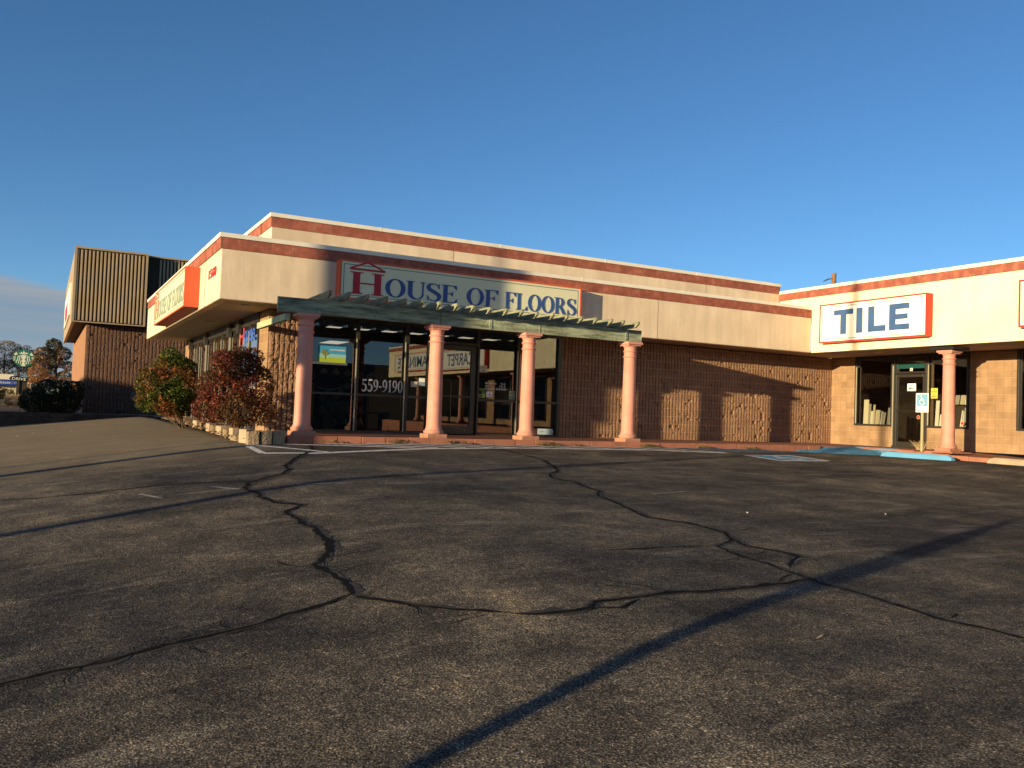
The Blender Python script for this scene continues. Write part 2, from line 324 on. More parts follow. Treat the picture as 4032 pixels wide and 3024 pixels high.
# cracks
CR = {"c1": [[1.375, -1.459], [1.227, -2.379], [1.078, -2.991], [0.687, -3.699], [0.377, -4.441], [0.144, -4.995], [0.106, -5.339], [-0.027, -5.698], [-0.324, -5.98], [-0.534, -6.183], [-0.712, -6.541], [-0.723, -6.728], [-0.658, -7.092], [-0.702, -7.353], [-0.654, -7.686], [-0.585, -7.95], [-0.449, -8.16], [-0.569, -8.311], [-0.677, -8.378], [-0.698, -8.559], [-0.669, -8.791], [-0.69, -9.12], [-0.636, -9.342], [-0.676, -9.593], [-0.698, -9.945], [-0.74, -10.183], [-0.857, -10.392], [-0.947, -10.582], [-1.011, -10.626], [-1.014, -10.761], [-0.974, -10.942], [-0.96, -11.165], [-0.974, -11.362], [-1.001, -11.495], [-1.036, -11.533]], "c2": [[-1.036, -11.533], [-1.174, -11.617], [-1.32, -11.673], [-1.469, -11.706], [-1.589, -11.754], [-1.719, -11.808], [-1.822, -11.809], [-1.952, -11.84], [-2.076, -11.852], [-2.17, -11.846], [-2.267, -11.884], [-2.359, -11.891], [-2.461, -11.938], [-2.59, -11.935], [-2.716, -11.924], [-2.828, -11.953], [-2.947, -11.957], [-3.024, -11.972]], "c3": [[-1.036, -11.533], [-0.955, -11.679], [-0.858, -11.834], [-0.766, -11.986], [-0.67, -12.118], [-0.569, -12.23], [-0.442, -12.345], [-0.35, -12.44]], "c3b": [[-0.357, -12.448], [-0.224, -12.554], [-0.108, -12.572], [0.024, -12.621], [0.112, -12.589], [0.221, -12.501], [0.34, -12.531], [0.521, -12.527], [0.694, -12.518], [0.844, -12.52], [1.058, -12.568], [1.353, -12.579], [1.586, -12.558], [1.81, -12.554], [2.064, -12.51]], "c4": [[4.896, 2.923], [4.443, 0.234], [4.552, -1.302], [4.62, -2.305], [4.716, -2.97], [4.687, -3.886], [4.633, -4.379], [4.441, -4.855], [4.251, -5.422], [4.043, -5.832], [3.657, -6.237], [3.458, -6.663], [3.437, -6.913], [3.545, -7.097], [3.398, -7.494], [3.315, -7.994], [3.037, -8.378], [2.965, -8.748], [2.803, -9.331], [2.686, -9.654], [2.658, -9.888], [2.756, -10.101], [2.834, -10.222], [2.863, -10.499], [2.821, -10.806], [2.669, -11.064], [2.551, -11.364], [2.605, -11.53], [2.688, -11.711], [2.65, -11.861], [2.425, -12.0], [2.231, -12.168]], "c5": [[2.669, -11.064], [2.442, -11.237], [2.253, -11.317], [2.204, -11.54], [2.164, -11.848], [2.155, -12.105], [2.12, -12.256], [2.08, -12.495], [2.069, -12.694], [2.075, -12.868], [2.083, -13.031], [2.068, -13.205], [2.059, -13.382], [2.034, -13.561], [2.068, -13.705], [2.119, -13.846], [2.138, -14.015], [2.139, -14.129]], "c6": [[1.098, -11.226], [1.472, -11.247], [1.825, -11.256], [2.242, -11.299]], "c7": [[-3.331, -5.557], [-3.199, -5.538], [-2.741, -5.674], [-2.272, -5.748], [-1.775, -5.689], [-1.142, -5.818], [-0.546, -6.109]], "c8": [[2.298, -8.399], [3.055, -8.377]], "c9": [[-0.449, -8.16], [-0.371, -8.135], [-0.245, -8.112]], "c10": [[-0.749, -10.212], [-0.689, -10.291], [-0.611, -10.367]], "c11": [[0.073, -12.648], [0.155, -12.624], [0.211, -12.666], [0.279, -12.691], [0.387, -12.636], [0.504, -12.575]], "c12": [[-1.058, -10.578], [-1.011, -10.626]]}
def catmull(p, n=6):
    out = []
    for i in range(len(p)-1):
        p0 = p[max(i-1, 0)]; p1 = p[i]; p2 = p[i+1]; p3 = p[min(i+2, len(p)-1)]
        for k in range(n):
            t = k/n; out.append(tuple(.5*((2*p1[j]) + (-p0[j]+p2[j])*t + (2*p0[j]-5*p1[j]+4*p2[j]-p3[j])*t*t + (-p0[j]+3*p1[j]-3*p2[j]+p3[j])*t**3) for j in (0, 1)))
    out.append(tuple(p[-1])); return out
def strip(mb, pts, wd, dz, jit=.35, zf=gmesh, seed=1, taper=True):
    r = random.Random(seed); n = len(pts); vs = []
    for i, p in enumerate(pts):
        a = pts[max(i-1, 0)]; b = pts[min(i+1, n-1)]; dx, dy = b[0]-a[0], b[1]-a[1]; L = math.hypot(dx, dy) or 1
        k = 1 if not taper else min(1, (min(i, n-1-i)+.3)/3)
        for s in (-1, 1):
            w2 = wd*.5*k*(1+jit*(r.random()*2-1))*(1 if not taper else .55+1.1*abs(noise.noise(Vector((i*.21, seed*3.3, s*.4))))*1.6); x = p[0]-dy/L*w2*s; y = p[1]+dx/L*w2*s; vs.append((x, y, zf(x, y)+dz))
    mb.add(vs, [(2*i, 2*i+2, 2*i+3, 2*i+1) for i in range(n-1)])
WD = {'c1': .044, 'c2': .036, 'c3': .028, 'c3b': .036, 'c4': .036, 'c5': .026, 'c6': .02, 'c7': .035, 'c8': .02, 'c9': .02, 'c10': .01, 'c11': .02, 'c12': .015}
cm = MB(); tm = MB(); em_ = MB()
for i, (n_, pts) in enumerate(CR.items()):
    r = random.Random(i); c = []
    for p_, q_ in zip(pts[:-1], pts[1:]):
        n2 = max(2, int(math.hypot(q_[0]-p_[0], q_[1]-p_[1])/.045)); off = 0
        for k in range(n2): off += (r.random()-.5)*.016; off *= .8; c.append((p_[0]+(q_[0]-p_[0])*k/n2+off+(r.random()-.5)*.008, p_[1]+(q_[1]-p_[1])*k/n2-off*.6+(r.random()-.5)*.012))
    c.append(tuple(pts[-1]))
    strip(cm, c, WD[n_], .006, .55, seed=i)
    if n_ in ('c4', 'c5'): strip(em_, [(x+WD[n_]*.62, y-WD[n_]*.35) for x, y in c], .012, .0045, .9, seed=i+90)  # pale strip paints the sunlit far edge of the crack
    if n_ in ('c1', 'c2', 'c3', 'c3b', 'c5', 'c11', 'c4'):
        off = .014 if n_ != 'c2' else .01
        strip(tm, [(x+off, y+off*.6) for x, y in c], WD[n_]*2.3, .003, .3, seed=i+50)
r = random.Random(77)
for n_ in ('c1', 'c2', 'c3', 'c3b', 'c4', 'c5'):
    c = catmull(CR[n_], 7)
    for q in range(len(c)//11):
        x, y = c[r.randrange(4, len(c)-2)]; a = r.random()*6.28; pts = [(x, y)]
        for k in range(r.randint(4, 11)): a += r.uniform(-.5, .5); pts.append((pts[-1][0]+math.cos(a)*.05, pts[-1][1]+math.sin(a)*.05))
        strip(cm, pts, .009, .005, .5, seed=q)
tag(cm.build('asphalt_crack', M_['crack']), kind='structure'); tag(tm.build('crack_sealant', M_['tar']), kind='structure'); tag(em_.build('sunlit_crack_edge', M_['rim']), kind='structure')
# painted markings
def line(mb, pts, wd, dz=.004):
    q = []
    for a, b in zip(pts[:-1], pts[1:]):
        n = max(2, int(math.hypot(b[0]-a[0], b[1]-a[1])/.1))
        q += [(a[0]+(b[0]-a[0])*k/n, a[1]+(b[1]-a[1])*k/n) for k in range(n)]
    q.append(pts[-1]); strip(mb, q, wd, dz, .06, taper=False)
pm = MB()
line(pm, [(.26, -1.95), (.24, -3.2)], .12); line(pm, [(.24, -3.23), (1.0, -3.36), (3.15, -2.72), (5.2, -2.34), (8.4, -2.34), (10.2, -2.75)], .17)
for (a, b) in [((.36, -1.9), (1.26, -3.2)), ((.9, -1.76), (3.02, -2.62)), ((1.68, -1.72), (3.5, -2.58)), ((2.44, -1.7), (4.1, -2.45)), ((3.2, -1.68), (4.7, -2.38)), ((4.0, -1.68), (5.3, -2.34)), ((4.8, -1.68), (6.0, -2.3)),
               ((5.6, -1.68), (6.8, -2.3)), ((6.4, -1.68), (7.6, -2.3)), ((7.2, -1.68), (8.4, -2.32)), ((8.0, -1.68), (9.3, -2.5)), ((8.8, -1.68), (10.2, -2.7))]: line(pm, [a, b], .13, .008)
tag(pm.build('road_marking_white', M_['paintw']), kind='structure')
pm = MB()
for (a, b) in [((-1.80, -6.21), (-1.62, -6.69)), ((-1.02, -6.25), (-.79, -6.68)), ((-.14, -6.73), (.47, -6.92)), ((3.9, -8.3), (4.6, -8.1))]: line(pm, [a, b], .05)
tag(pm.build('road_marking_faded', M_['paintf']), kind='structure')
pb = MB()
for x0, x1, y0, y1 in [(10.35, 11.6, -4.15, -3.25)]:
    n = 8; 
    for i in range(n):
        for j in range(n):
            X0, X1 = x0+(x1-x0)*i/n, x0+(x1-x0)*(i+1)/n; Y0, Y1 = y0+(y1-y0)*j/n, y0+(y1-y0)*(j+1)/n
            pb.quad(*[(x, y, gmesh(x, y)+.005) for x, y in ((X0, Y0), (X1, Y0), (X1, Y1), (X0, Y1))])
for i in range(9): line(pb, [(9.8+i*.5, -1.68), (10.9+i*.5, -2.45)], .12)
tag(pb.build('road_marking_blue', M_['paintb']), kind='structure')
ph = MB(); line(ph, [(10.3, -4.2), (11.65, -4.2), (11.65, -3.2), (10.3, -3.2), (10.3, -4.2)], .13, .008)
arc = [(10.98+.27*math.cos(t*.1), -3.78+.2*math.sin(t*.1)) for t in range(25, 66)]; line(ph, arc, .09, .010)
line(ph, [(10.9, -3.4), (10.93, -3.7), (11.15, -3.72), (11.3, -3.95)], .11, .012)
tag(ph.build('accessible_symbol_marking', M_['paintw']), kind='structure')

# walkway (top at z = 0) with a terracotta tile kerb
W = 15.65; XW = 17.634; Y1 = .994; KY = -1.62; KX = 15.52
wk = MB(); wk.box(1.0, XW+.1, KY+.06, Y1+.1, -.5, -.0); wk.prism([(KX+.06, KY+.058, -.9), (KX+.06, KY+.058, -.002), (KX+.06, -3.0, -.002), (KX+.06, -4.7, -.075), (KX+.06, -31, -.075), (KX+.06, -31, -1.2)], (XW+.04-KX, 0, 0))
tag(wk.build('walkway', M_['walk'], bevel=.01), kind='structure')
km = MB(); x = 1.0; r = random.Random(3)
while x < 14.3:
    l = .46; z = .003+r.random()*.006; km.box(x+.004, min(x+l, 14.3)-.004, KY-r.random()*.008, KY+.055, -.5, z); x += l
y = -2.9
while y > -31:
    zk_ = interp(y-.23, [-4.7, -3.0], [-.072, .001]); km.box(KX, KX+.055, y-.46+.004, y-.004, -1.3, zk_+.002+r.random()*.006); y -= .46
tag(km.build('walkway_kerb', M_['kerb'], bevel=.006), kind='structure')
# blue painted kerb ramp in the inner corner
rm = MB(); P0 = [(14.3, KY), (KX, KY), (KX, -2.9), (14.9, -3.35), (13.5, -2.5), (12.6, -2.3)]
rm.add([(14.35, KY+.12, .012), (KX+.14, KY+.12, .012), (KX+.14, -2.85, .012), (KX-.12, -3.0, gz(KX-.12, -3.0)+.004), (14.9, -2.5, gz(14.9, -2.5)+.004), (13.9, -2.0, gz(13.9, -2.0)+.004), (13.3, -1.7, gz(13.3, -1.7)+.006)], [(0, 1, 2, 3, 4, 5, 6)][::-1])
tag(rm.build('painted_kerb_ramp', M_['paintb']), kind='structure')

# ------------------------------------------------------------------ text helpers
def text_mesh(txt, size=1.0, bold=0.0, spacing=1.0, align='LEFT'):
    c = bpy.data.curves.new('txt', 'FONT'); c.body = txt; c.size = size; c.offset = bold; c.space_character = spacing; c.align_x = align; c.fill_mode = 'FRONT'; c.resolution_u = 4
    o = bpy.data.objects.new('txt', c); COL.objects.link(o); dg = bpy.context.evaluated_depsgraph_get(); dg.update()
    me = bpy.data.meshes.new_from_object(o.evaluated_get(dg)); v = [tuple(p.co)[:2] for p in me.vertices]; f = [tuple(p.vertices) for p in me.polygons]
    bpy.data.objects.remove(o); bpy.data.meshes.remove(me); bpy.data.curves.remove(c); return v, f
def fit_text(mb, txt, o, ux, uz, w_, h_, n, bold=.02, spacing=1.0, thick=.004):
    """lay text with its bounding box on origin o, width w_ along ux, height h_ along uz, facing n"""
    v, f = text_mesh(txt, 1, bold, spacing); x0 = min(p[0] for p in v); x1 = max(p[0] for p in v); y0 = min(p[1] for p in v); y1 = max(p[1] for p in v)
    o = Vector(o); ux = Vector(ux); uz = Vector(uz); n = Vector(n)
    P = [o + ux*((a-x0)/(x1-x0)*w_) + uz*((b-y0)/(y1-y0)*h_) + n*thick for a, b in v]
    mb.add(P, f)
def arcpts(cx, cy, rx, ry, a0, a1, n): return [(cx+rx*math.cos(math.radians(a0+(a1-a0)*i/n)), cy+ry*math.sin(math.radians(a0+(a1-a0)*i/n))) for i in range(n+1)]
def band_poly(o_, i_): return [[o_[k], o_[k+1], i_[k+1], i_[k]] for k in range(len(o_)-1)]
def swidth(pts, ws):
    L = []; R = []; n = len(pts)
    for i, p in enumerate(pts):
        a = pts[max(i-1, 0)]; b = pts[min(i+1, n-1)]; dx, dy = b[0]-a[0], b[1]-a[1]; l = math.hypot(dx, dy) or 1
        L.append((p[0]-dy/l*ws[i]/2, p[1]+dx/l*ws[i]/2)); R.append((p[0]+dy/l*ws[i]/2, p[1]-dx/l*ws[i]/2))
    return band_poly(L, R)
def R_(x0, x1, y0, y1): return [(x0, y0), (x1, y0), (x1, y1), (x0, y1)]
ST, TH, SF = .165, .045, .03
def stem(x, y0=0, y1=1, w_=ST, s0=True, s1=True, e=.075):
    p = [R_(x, x+w_, y0, y1)]
    if s0: p.append([(x-e, y0), (x+w_+e, y0), (x+w_+e, y0+SF), (x+w_, y0+.065), (x, y0+.065), (x-e, y0+SF)])
    if s1: p.append([(x-e, y1-SF), (x, y1-.065), (x+w_, y1-.065), (x+w_+e, y1-SF), (x+w_+e, y1), (x-e, y1)])
    return p
def glyph(c):
    if c == 'H': return stem(.08)+stem(.60)+[R_(.2, .65, .47, .53)], .85
    if c == 'O':
        return band_poly(arcpts(.40, .5, .38, .52, 0, 360, 36), arcpts(.40, .5, .21, .465, 0, 360, 36)), .80
    if c == 'U':
        o_ = arcpts(.385, .33, .305, .35, 180, 360, 18); i_ = arcpts(.43, .33, .185, .28, 180, 360, 18)
        return stem(.08, .3, 1, s0=False)+[[(.08, .3), (.245, .3), (.245, .34), (.08, .34)]]+band_poly(o_, i_)+stem(.625, .3, 1, .055, s0=False), .78
    if c == 'S':
        p = [(.50, .74), (.46, .88), (.36, .965), (.25, .975), (.13, .91), (.09, .78), (.13, .66), (.26, .56), (.40, .46), (.50, .35), (.52, .22), (.46, .09), (.34, .015), (.22, .03), (.12, .12), (.07, .28)]
        w_ = [.03, .035, .045, .06, .11, .15, .18, .19, .19, .18, .15, .10, .06, .045, .035, .03]
        q = catmull(p, 4); ww = []
        for i in range(len(p)-1): ww += [w_[i]+(w_[i+1]-w_[i])*k/4 for k in range(4)]
        ww.append(w_[-1]); return swidth(q, ww)+[R_(.49, .52, .70, 1.0), R_(.05, .08, 0, .30)], .60
    def arm(x, y, L, d): return [R_(x, x+L, min(y, y+.05*d), max(y, y+.05*d)), [(x+L-.13, y+.05*d), (x+L-.03, y+.24*d), (x+L, y+.24*d), (x+L, y)][::d]]
    if c == 'E': return stem(.08)+arm(.2, 0, .44, 1)+arm(.2, 1, .42, -1)+[R_(.2, .46, .49, .535), [(.36, .51), (.44, .64), (.465, .64), (.465, .38), (.44, .38)]], .70
    if c == 'F': return stem(.08)+arm(.2, 1, .42, -1)+[R_(.2, .46, .49, .535), [(.36, .51), (.44, .64), (.465, .64), (.465, .38), (.44, .38)]], .66
    if c == 'L': return stem(.08)+arm(.2, 0, .44, 1), .68
    if c == 'R':
        return stem(.08)+[R_(.2, .36, .955, 1), R_(.2, .36, .47, .515)]+band_poly(arcpts(.34, .735, .25, .265, -90, 90, 14), arcpts(.34, .735, .08, .22, -90, 90, 14))+[[(.27, .49), (.44, .49), (.70, .03), (.76, .03), (.76, 0), (.53, 0)]], .76
    if c == '5':
        q = arcpts(.22, .31, .20, .285, 120, -150, 14); n = len(q)
        return swidth(q, [.05+.09*math.sin(math.pi*k/(n-1))**.6 for k in range(n)])+[[(.10, .50), (.14, .50), (.17, .96), (.12, .96)], [(.12, .86), (.42, .86), (.46, 1), (.13, 1)]], .52
    if c == '9':
        q = [(.40, .68), (.40, .45), (.33, .22), (.20, .08), (.06, .02)]; q = catmull(q, 4)
        return band_poly(arcpts(.24, .68, .21, .32, 0, 360, 28), arcpts(.24, .68, .09, .26, 0, 360, 28))+swidth(q, [.12-.09*k/(len(q)-1) for k in range(len(q))]), .50
    if c == '1': return stem(.14, 0, 1, .12, True, False, .06)+[[(.03, .82), (.14, .88), (.26, 1), (.2, 1), (.03, .86)]], .40
    if c == '0': return band_poly(arcpts(.24, .5, .22, .5, 0, 360, 30), arcpts(.24, .5, .10, .45, 0, 360, 30)), .50
    if c == '-': return [R_(.03, .27, .36, .46)], .32
    return [], .34
def serif(mb, txt, o, ux, uz, n, h_, total_w, thick=.012, sizes=None):
    adv = []; x = 0
    for c in txt:
        p, a = glyph(c); adv.append((x, p)); x += a
    k = total_w/x; o = Vector(o); ux = Vector(ux); uz = Vector(uz); n = Vector(n); j = 0
    for x_, polys in adv:
        for q in polys:
            j += 1; d = thick + .00035*(j % 7)
            mb.prism([o + ux*((x_+a)*k) + uz*(b*h_) for a, b in q], n*d)

# ------------------------------------------------------------------ main shop building
ZF, ZT, ZB1, ZB2 = 2.5, 3.762, 3.465, 3.678
XU, YU, ZU, ZUB, ZW, ZWB = 1.1825, 1.19, 4.534, 4.242, 4.314, 4.037
LY = 12.91
shop = thing('shop_building', (0, 0, 0), 'long single storey shop with cream fascia, terracotta tile band and brown split face block wall', 'shop building', 'shop wings')
def ribwall(name, x0, x1, z0, z1, mapf, m, parent, pitch=.1, depth=.034, rough=.007, seed=0):
    """split-face fluted block wall as real relief; mapf(u, d, z) -> point, d outwards"""
    us = []; n = int(round((x1-x0)/pitch)); pitch = (x1-x0)/n
    for i in range(n):
        a = x0+i*pitch
        us += [(a, -depth, i), (a+pitch*.15, -depth, i), (a+pitch*.17, -.002, i), (a+pitch*.36, .003, i), (a+pitch*.56, .004, i), (a+pitch*.78, .003, i), (a+pitch*.985, -.002, i)]
    us.append((x1, -depth, n))
    zs = []; c = 0; z = z0
    nc = int(round((z1-z0)/.2032)+.5)
    k = 0
    while z < z1-.01:
        t = min(z+.2032, z1); zs += [(z+.004, 1), (z+.008+.0, 0)]
        for q in (.18, .36, .54, .72, .90): 
            if z+q*.2032 < t-.01: zs.append((z+q*.2032, 0))
        zs += [(t-.006, 0), (t-.002, 1)]; z = t
    mb = MB(); nu = len(us); r = random.Random(seed)
    for (zz, mort) in zs:
        for (u, d, i) in us:
            if d < -.01: dd = d
            elif mort: dd = -.004
            else:
                p = Vector((u*17+seed, zz*17, seed)); nn = noise.noise(p)*.8 + noise.noise(p*2.7)*.7 + noise.noise(Vector((i*3.7, zz*7.5, seed)))*.9
                chip = max(0, noise.noise(Vector((i*5.37+40, zz*8.2, 7+seed)))-.36)*.17
                dd = d + rough*nn - chip
                dd = max(-depth*1.3, dd)
            mb.v.append(mapf(u, dd, zz))
    mb.f = [(j*nu+i, j*nu+i+1, (j+1)*nu+i+1, (j+1)*nu+i) for j in range(len(zs)-1) for i in range(nu-1)]
    return mb.build(name, m, parent)
# walls
ribwall('split_face_wall', 8.22, XW, 0, ZF, lambda u, d, z: (u, Y1-.03-d+.03, z), M_['flute'], shop, seed=1)
ribwall('split_face_wall', 1.19, 2.03, 0, ZF, lambda u, d, z: (u, Y1-.02-d, z), M_['flute'], shop, pitch=.105, rough=.015, depth=.042, seed=5)
b = MB(); b.box(1.18, 2.03, Y1+.045, 1.865, -.15, ZF); b.build('block_pier', M_['block'], shop)
b = MB(); b.box(1.182, 1.40, 11.77, 12.83, -.15, ZF); b.build('block_pier', M_['block'], shop)
b = MB(); b.box(8.22, XW, Y1+.05, 1.3, 0, ZF); b.build('wall_core', M_['dark'], shop)
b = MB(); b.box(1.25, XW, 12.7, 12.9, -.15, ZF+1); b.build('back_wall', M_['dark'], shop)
# soffit
s_ = MB(); s_.box(.012, XW, .012, Y1+.3, ZF+.015, ZF+.06); s_.box(.012, 1.6, Y1+.3, LY, ZF+.015, ZF+.06); s_.build('soffit', M_['soffit'], shop)
def Lring(mb, d, z0, z1, th, x_end=W, y_end=LY, x0=0, y0=0):
    """L-shaped band round the left corner: front run along X and side run along Y, standing d proud"""
    mb.add([(x0-d, y_end, z0), (x0-d, y0-d, z0), (x_end, y0-d, z0), (x_end, y0+th, z0), (x0+th, y0+th, z0), (x0+th, y_end, z0),
            (x0-d, y_end, z1), (x0-d, y0-d, z1), (x_end, y0-d, z1), (x_end, y0+th, z1), (x0+th, y0+th, z1), (x0+th, y_end, z1)],
           [(0, 1, 7, 6), (1, 2, 8, 7), (2, 3, 9, 8), (3, 4, 10, 9), (4, 5, 11, 10), (5, 0, 6, 11), (0, 5, 4, 1), (1, 4, 3, 2), (6, 7, 10, 11), (7, 8, 9, 10)])
m = MB(); Lring(m, 0, ZF, ZB1, .2); m.build('fascia', M_['cream'], shop, bevel=.025)
m = MB(); Lring(m, .012, ZB1, ZB2, .15); m.build('tile_band', M_['band'], shop)
m = MB(); Lring(m, .035, ZB2, ZT, .30); 
for sx_ in [3.0*i+2.1 for i in range(5)]: m.box(sx_, sx_+.025, -.039, .3, ZB2-.004, ZT+.004)
m.build('coping', M_['coping'], shop)
m = MB(); m.box(.2, W, .19, YU+.02, 3.60, 3.64); m.box(.2, XU+.02, YU, LY, 3.60, 3.64); m.build('lower_roof', M_['ceil'], shop)
js_ = mat('joint_shadow', (.22, .17, .13))
for q_ in ((10.360, 10.368, -.003, .02, ZF+.01, ZB1-.004), (5.340, 5.350, YU-.003, YU+.02, 3.64, ZUB-.003), (12.9, 12.907, YU-.003, YU+.02, 3.64, ZUB-.003)):
    m = MB(); m.box(*q_); m.build('control_joint', js_, shop)
m = MB(); Lring(m, 0, 3.62, ZUB, .2, W-.002, LY-.5, XU, YU); m.build('upper_parapet', M_['cream'], shop, bevel=.01)
m = MB(); Lring(m, .012, ZUB, ZU-.083, .15, W-.001, LY-.5, XU, YU); m.build('tile_band', M_['band'], shop)
m = MB(); Lring(m, .035, ZU-.083, ZU, .3, W+.01, LY-.5, XU, YU)
for sx_ in [3.0*i+3.55 for i in range(4)]: m.box(sx_, sx_+.02, YU-.039, YU+.3, ZU-.087, ZU+.004)
m.build('coping', M_['coping'], shop)
m = MB(); m.box(XU+.1, W+6, YU+.2, LY-.5, ZU-.35, ZU-.3); m.build('upper_roof', M_['ceil'], shop)
# soffit lights (round cans / vents)
for (x, y) in [(.64, .71), (.65, 5.1), (.68, 8.9), (12.38, .54)]:
    m = MB(); m.lathe([(.001, ZF-.012), (.075, ZF-.012), (.085, ZF+.0), (.085, ZF+.02)], x, y, 20); m.build('soffit_light', M_['grey'], shop)
m = MB(); m.box(8.05, XW-.02, Y1-.02, Y1+.0, .0, .03); 
# ---- front glazing
def frame_box(mb, x0, x1, z0, z1, y=Y1, d=.055, dy=.07): mb.box(x0, x1, y-d, y-d+dy+.05, z0, z1)
def ring(mb, a0, a1, z0, z1, w0, w1, wb, wt, mapf, rail=None):
    """closed rectangular frame as one mesh; mapf(u, z, d)"""
    def bar(u0, u1, c0, c1, d=0): mb.add([mapf(u, z, q) for q in (0+d, .10) for u, z in ((u0, c0), (u1, c0), (u1, c1), (u0, c1))], [(0, 1, 2, 3), (7, 6, 5, 4), (0, 4, 5, 1), (1, 5, 6, 2), (2, 6, 7, 3), (3, 7, 4, 0)])
    bar(a0, a0+w0, z0, z1); bar(a1-w1, a1, z0, z1); bar(a0+w0-.002, a1-w1+.002, z0, z0+wb, .006); bar(a0+w0-.002, a1-w1+.002, z1-wt, z1, .006)
    if rail: bar(a0+w0-.002, a1-w1+.002, rail, rail+.05, .006)
def glass(parent, mapf, u0, u1, z0, z1, m_='glass'):
    q = MB(); q.add([mapf(u, z, .07) for u, z in ((u0, z0), (u1, z0), (u1, z1), (u0, z1))], [(0, 1, 2, 3)]); q.build('pane', M_[m_], parent)
FM = lambda u, z, d: (u, Y1-.055+d, z)
for a0, a1, w0, w1 in [(2.03, 3.08, .06, .03), (3.081, 4.209, .03, .04), (4.21, 4.75, .04, .03), (5.96, 7.03, .04, .03), (7.031, 8.215, .03, .09)]:
    m = MB(); ring(m, a0, a1, 0, ZF+.01, w0, w1, .05, .11, FM, .80); f_ = m.build('window_frame', M_['frame'], shop)
    glass(f_, FM, a0+w0, a1-w1, .05, .80); glass(f_, FM, a0+w0, a1-w1, .85, 2.40)
m = MB(); ring(m, 4.751, 5.959, 2.06, ZF+.01, .03, .04, .06, .11, FM); f_ = m.build('transom_frame', M_['frame'], shop); glass(f_, FM, 4.78, 5.92, 2.12, 2.40)
dr = MB()
for a, b_, c, d in [(4.80, 4.90, .02, 2.05), (5.80, 5.91, .02, 2.05), (4.90, 5.80, .02, .22), (4.90, 5.80, 1.93, 2.05), (4.90, 5.80, .86, .90)]: frame_box(dr, a, b_, c, d, d=.03)
door = dr.build('door', M_['frame'], shop, bevel=.004)
m = MB(); m.quad((4.90, Y1+.01, .22), (5.80, Y1+.01, .22), (5.80, Y1+.01, 1.93), (4.90, Y1+.01, 1.93)); m.build('door_pane', M_['glass'], door)
m = MB(); m.tube([(5.0, Y1-.04, .94), (5.0, Y1-.10, .94), (5.0, Y1-.10, 1.12), (5.0, Y1-.04, 1.12)], .012, 8); m.tube([(5.05, Y1-.10, .92), (5.05, Y1-.10, 1.14)], .012, 8); m.build('door_handle', M_['alu'], door, smooth=True)
for x in (3.042, 4.162, 6.992):
    m = MB(); m.box(x-.012, x+.010, Y1-.075, Y1-.056, .05, 2.02); m.build('mullion_trim', M_['framel'], shop)
# ---- left side glazing, X = 1.18
XL = 1.18; LM = lambda u, z, d: (XL-.035+d, u, z)
muls = [1.867, 2.72, 3.72, 4.92, 6.15, 7.2, 8.4, 9.6, 10.6, 11.77]
for a0, a1 in zip(muls[:-1], muls[1:]):
    m = MB(); ring(m, a0+.001, a1-.001, -.12, ZF+.01, .035, .035, .16, .22, LM); f_ = m.build('window_frame', M_['frame'], shop); q = MB(); q.quad((XL-.018, a0+.035, .04), (XL-.018, a1-.035, .04), (XL-.018, a1-.035, 2.29), (XL-.018, a0+.035, 2.29)); q.build('pane', M_['glasss'], f_)
for y in (3.72, 4.92, 8.4, 11.2): 
    m = MB(); m.box(XL-.12, XL-.036, y-.12, y+.12, 2.16, 2.46); m.build('mullion_block', M_['frame'], shop)
for y in muls[1:-1]:
    for dy in ((-.03, .10) if y in (4.92, 8.4) else (-.03,)):
        m = MB(); m.box(XL-.055, XL-.036, y+dy, y+dy+.03, 0, 2.16); m.build('mullion_trim', M_['framel'], shop)
# interior shell
m = MB(); m.box(1.27, 9.4, Y1+.12, 12.7, -.01, .0+.004); m.build('shop_floor', M_['carpet'], shop)
m = MB(); m.box(1.26, 9.4, Y1+.12, 12.7, 2.60, 2.64); m.build('shop_ceiling', M_['ceil'], shop)
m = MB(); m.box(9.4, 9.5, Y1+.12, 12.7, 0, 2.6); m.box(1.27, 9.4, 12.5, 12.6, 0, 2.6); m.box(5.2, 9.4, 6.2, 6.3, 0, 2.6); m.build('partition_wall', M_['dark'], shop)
for i in range(9):
    m = MB(); m.box(2.0+i*.75, 2.0+i*.75+.34, 4.6, 4.9, 2.588, 2.597); m.build('ceiling_light', M_['lamp'], shop)
for x in (3.1, 4.9): 
    m = MB(); m.box(x, x+.6, 9.2, 10.4, 2.588, 2.597); m.build('ceiling_light', M_['lamp'], shop)

# ------------------------------------------------------------------ the wing on the right
wing = thing('shop_wing', (W, 0, 0), 'sunlit cream fronted wing at right with scored tan block wall and bronze framed doorway', 'shop building', 'shop wings')
WE = -31
m = MB(); m.box(W, W+.2, WE, .0, ZF, ZWB); m.box(W, W+.2, 0.0, YU, 3.58, ZWB); m.build('fascia', M_['creamw'], wing, bevel=.015)
m = MB(); m.box(W-.012, W+.15, WE, YU-.003, ZWB, ZW-.083); m.build('tile_band', M_['band'], wing)
m = MB(); m.box(W-.035, W+.3, WE-.03, YU-.004, ZW-.083, ZW)
for y in [-2.2-3*i for i in range(9)]: m.box(W-.039, W+.3, y, y+.02, ZW-.087, ZW+.004)
m.build('coping', M_['copingw'], wing)
m = MB(); m.box(W+.02, XW+.6, WE, .01, ZF+.015, ZF+.06); m.build('soffit', M_['soffit'], wing)
jl_ = mat('joint_line', (.45, .38, .28))
for y in (-4.75, -10.5):
    m = MB(); m.box(W-.002, W+.02, y-.003, y+.003, ZF+.01, ZWB-.004); m.build('control_joint', jl_, wing)
m = MB(); m.box(W+.2, XW+9, WE, YU, ZW-.3, ZW-.25); m.build('roof', M_['ceil'], wing)
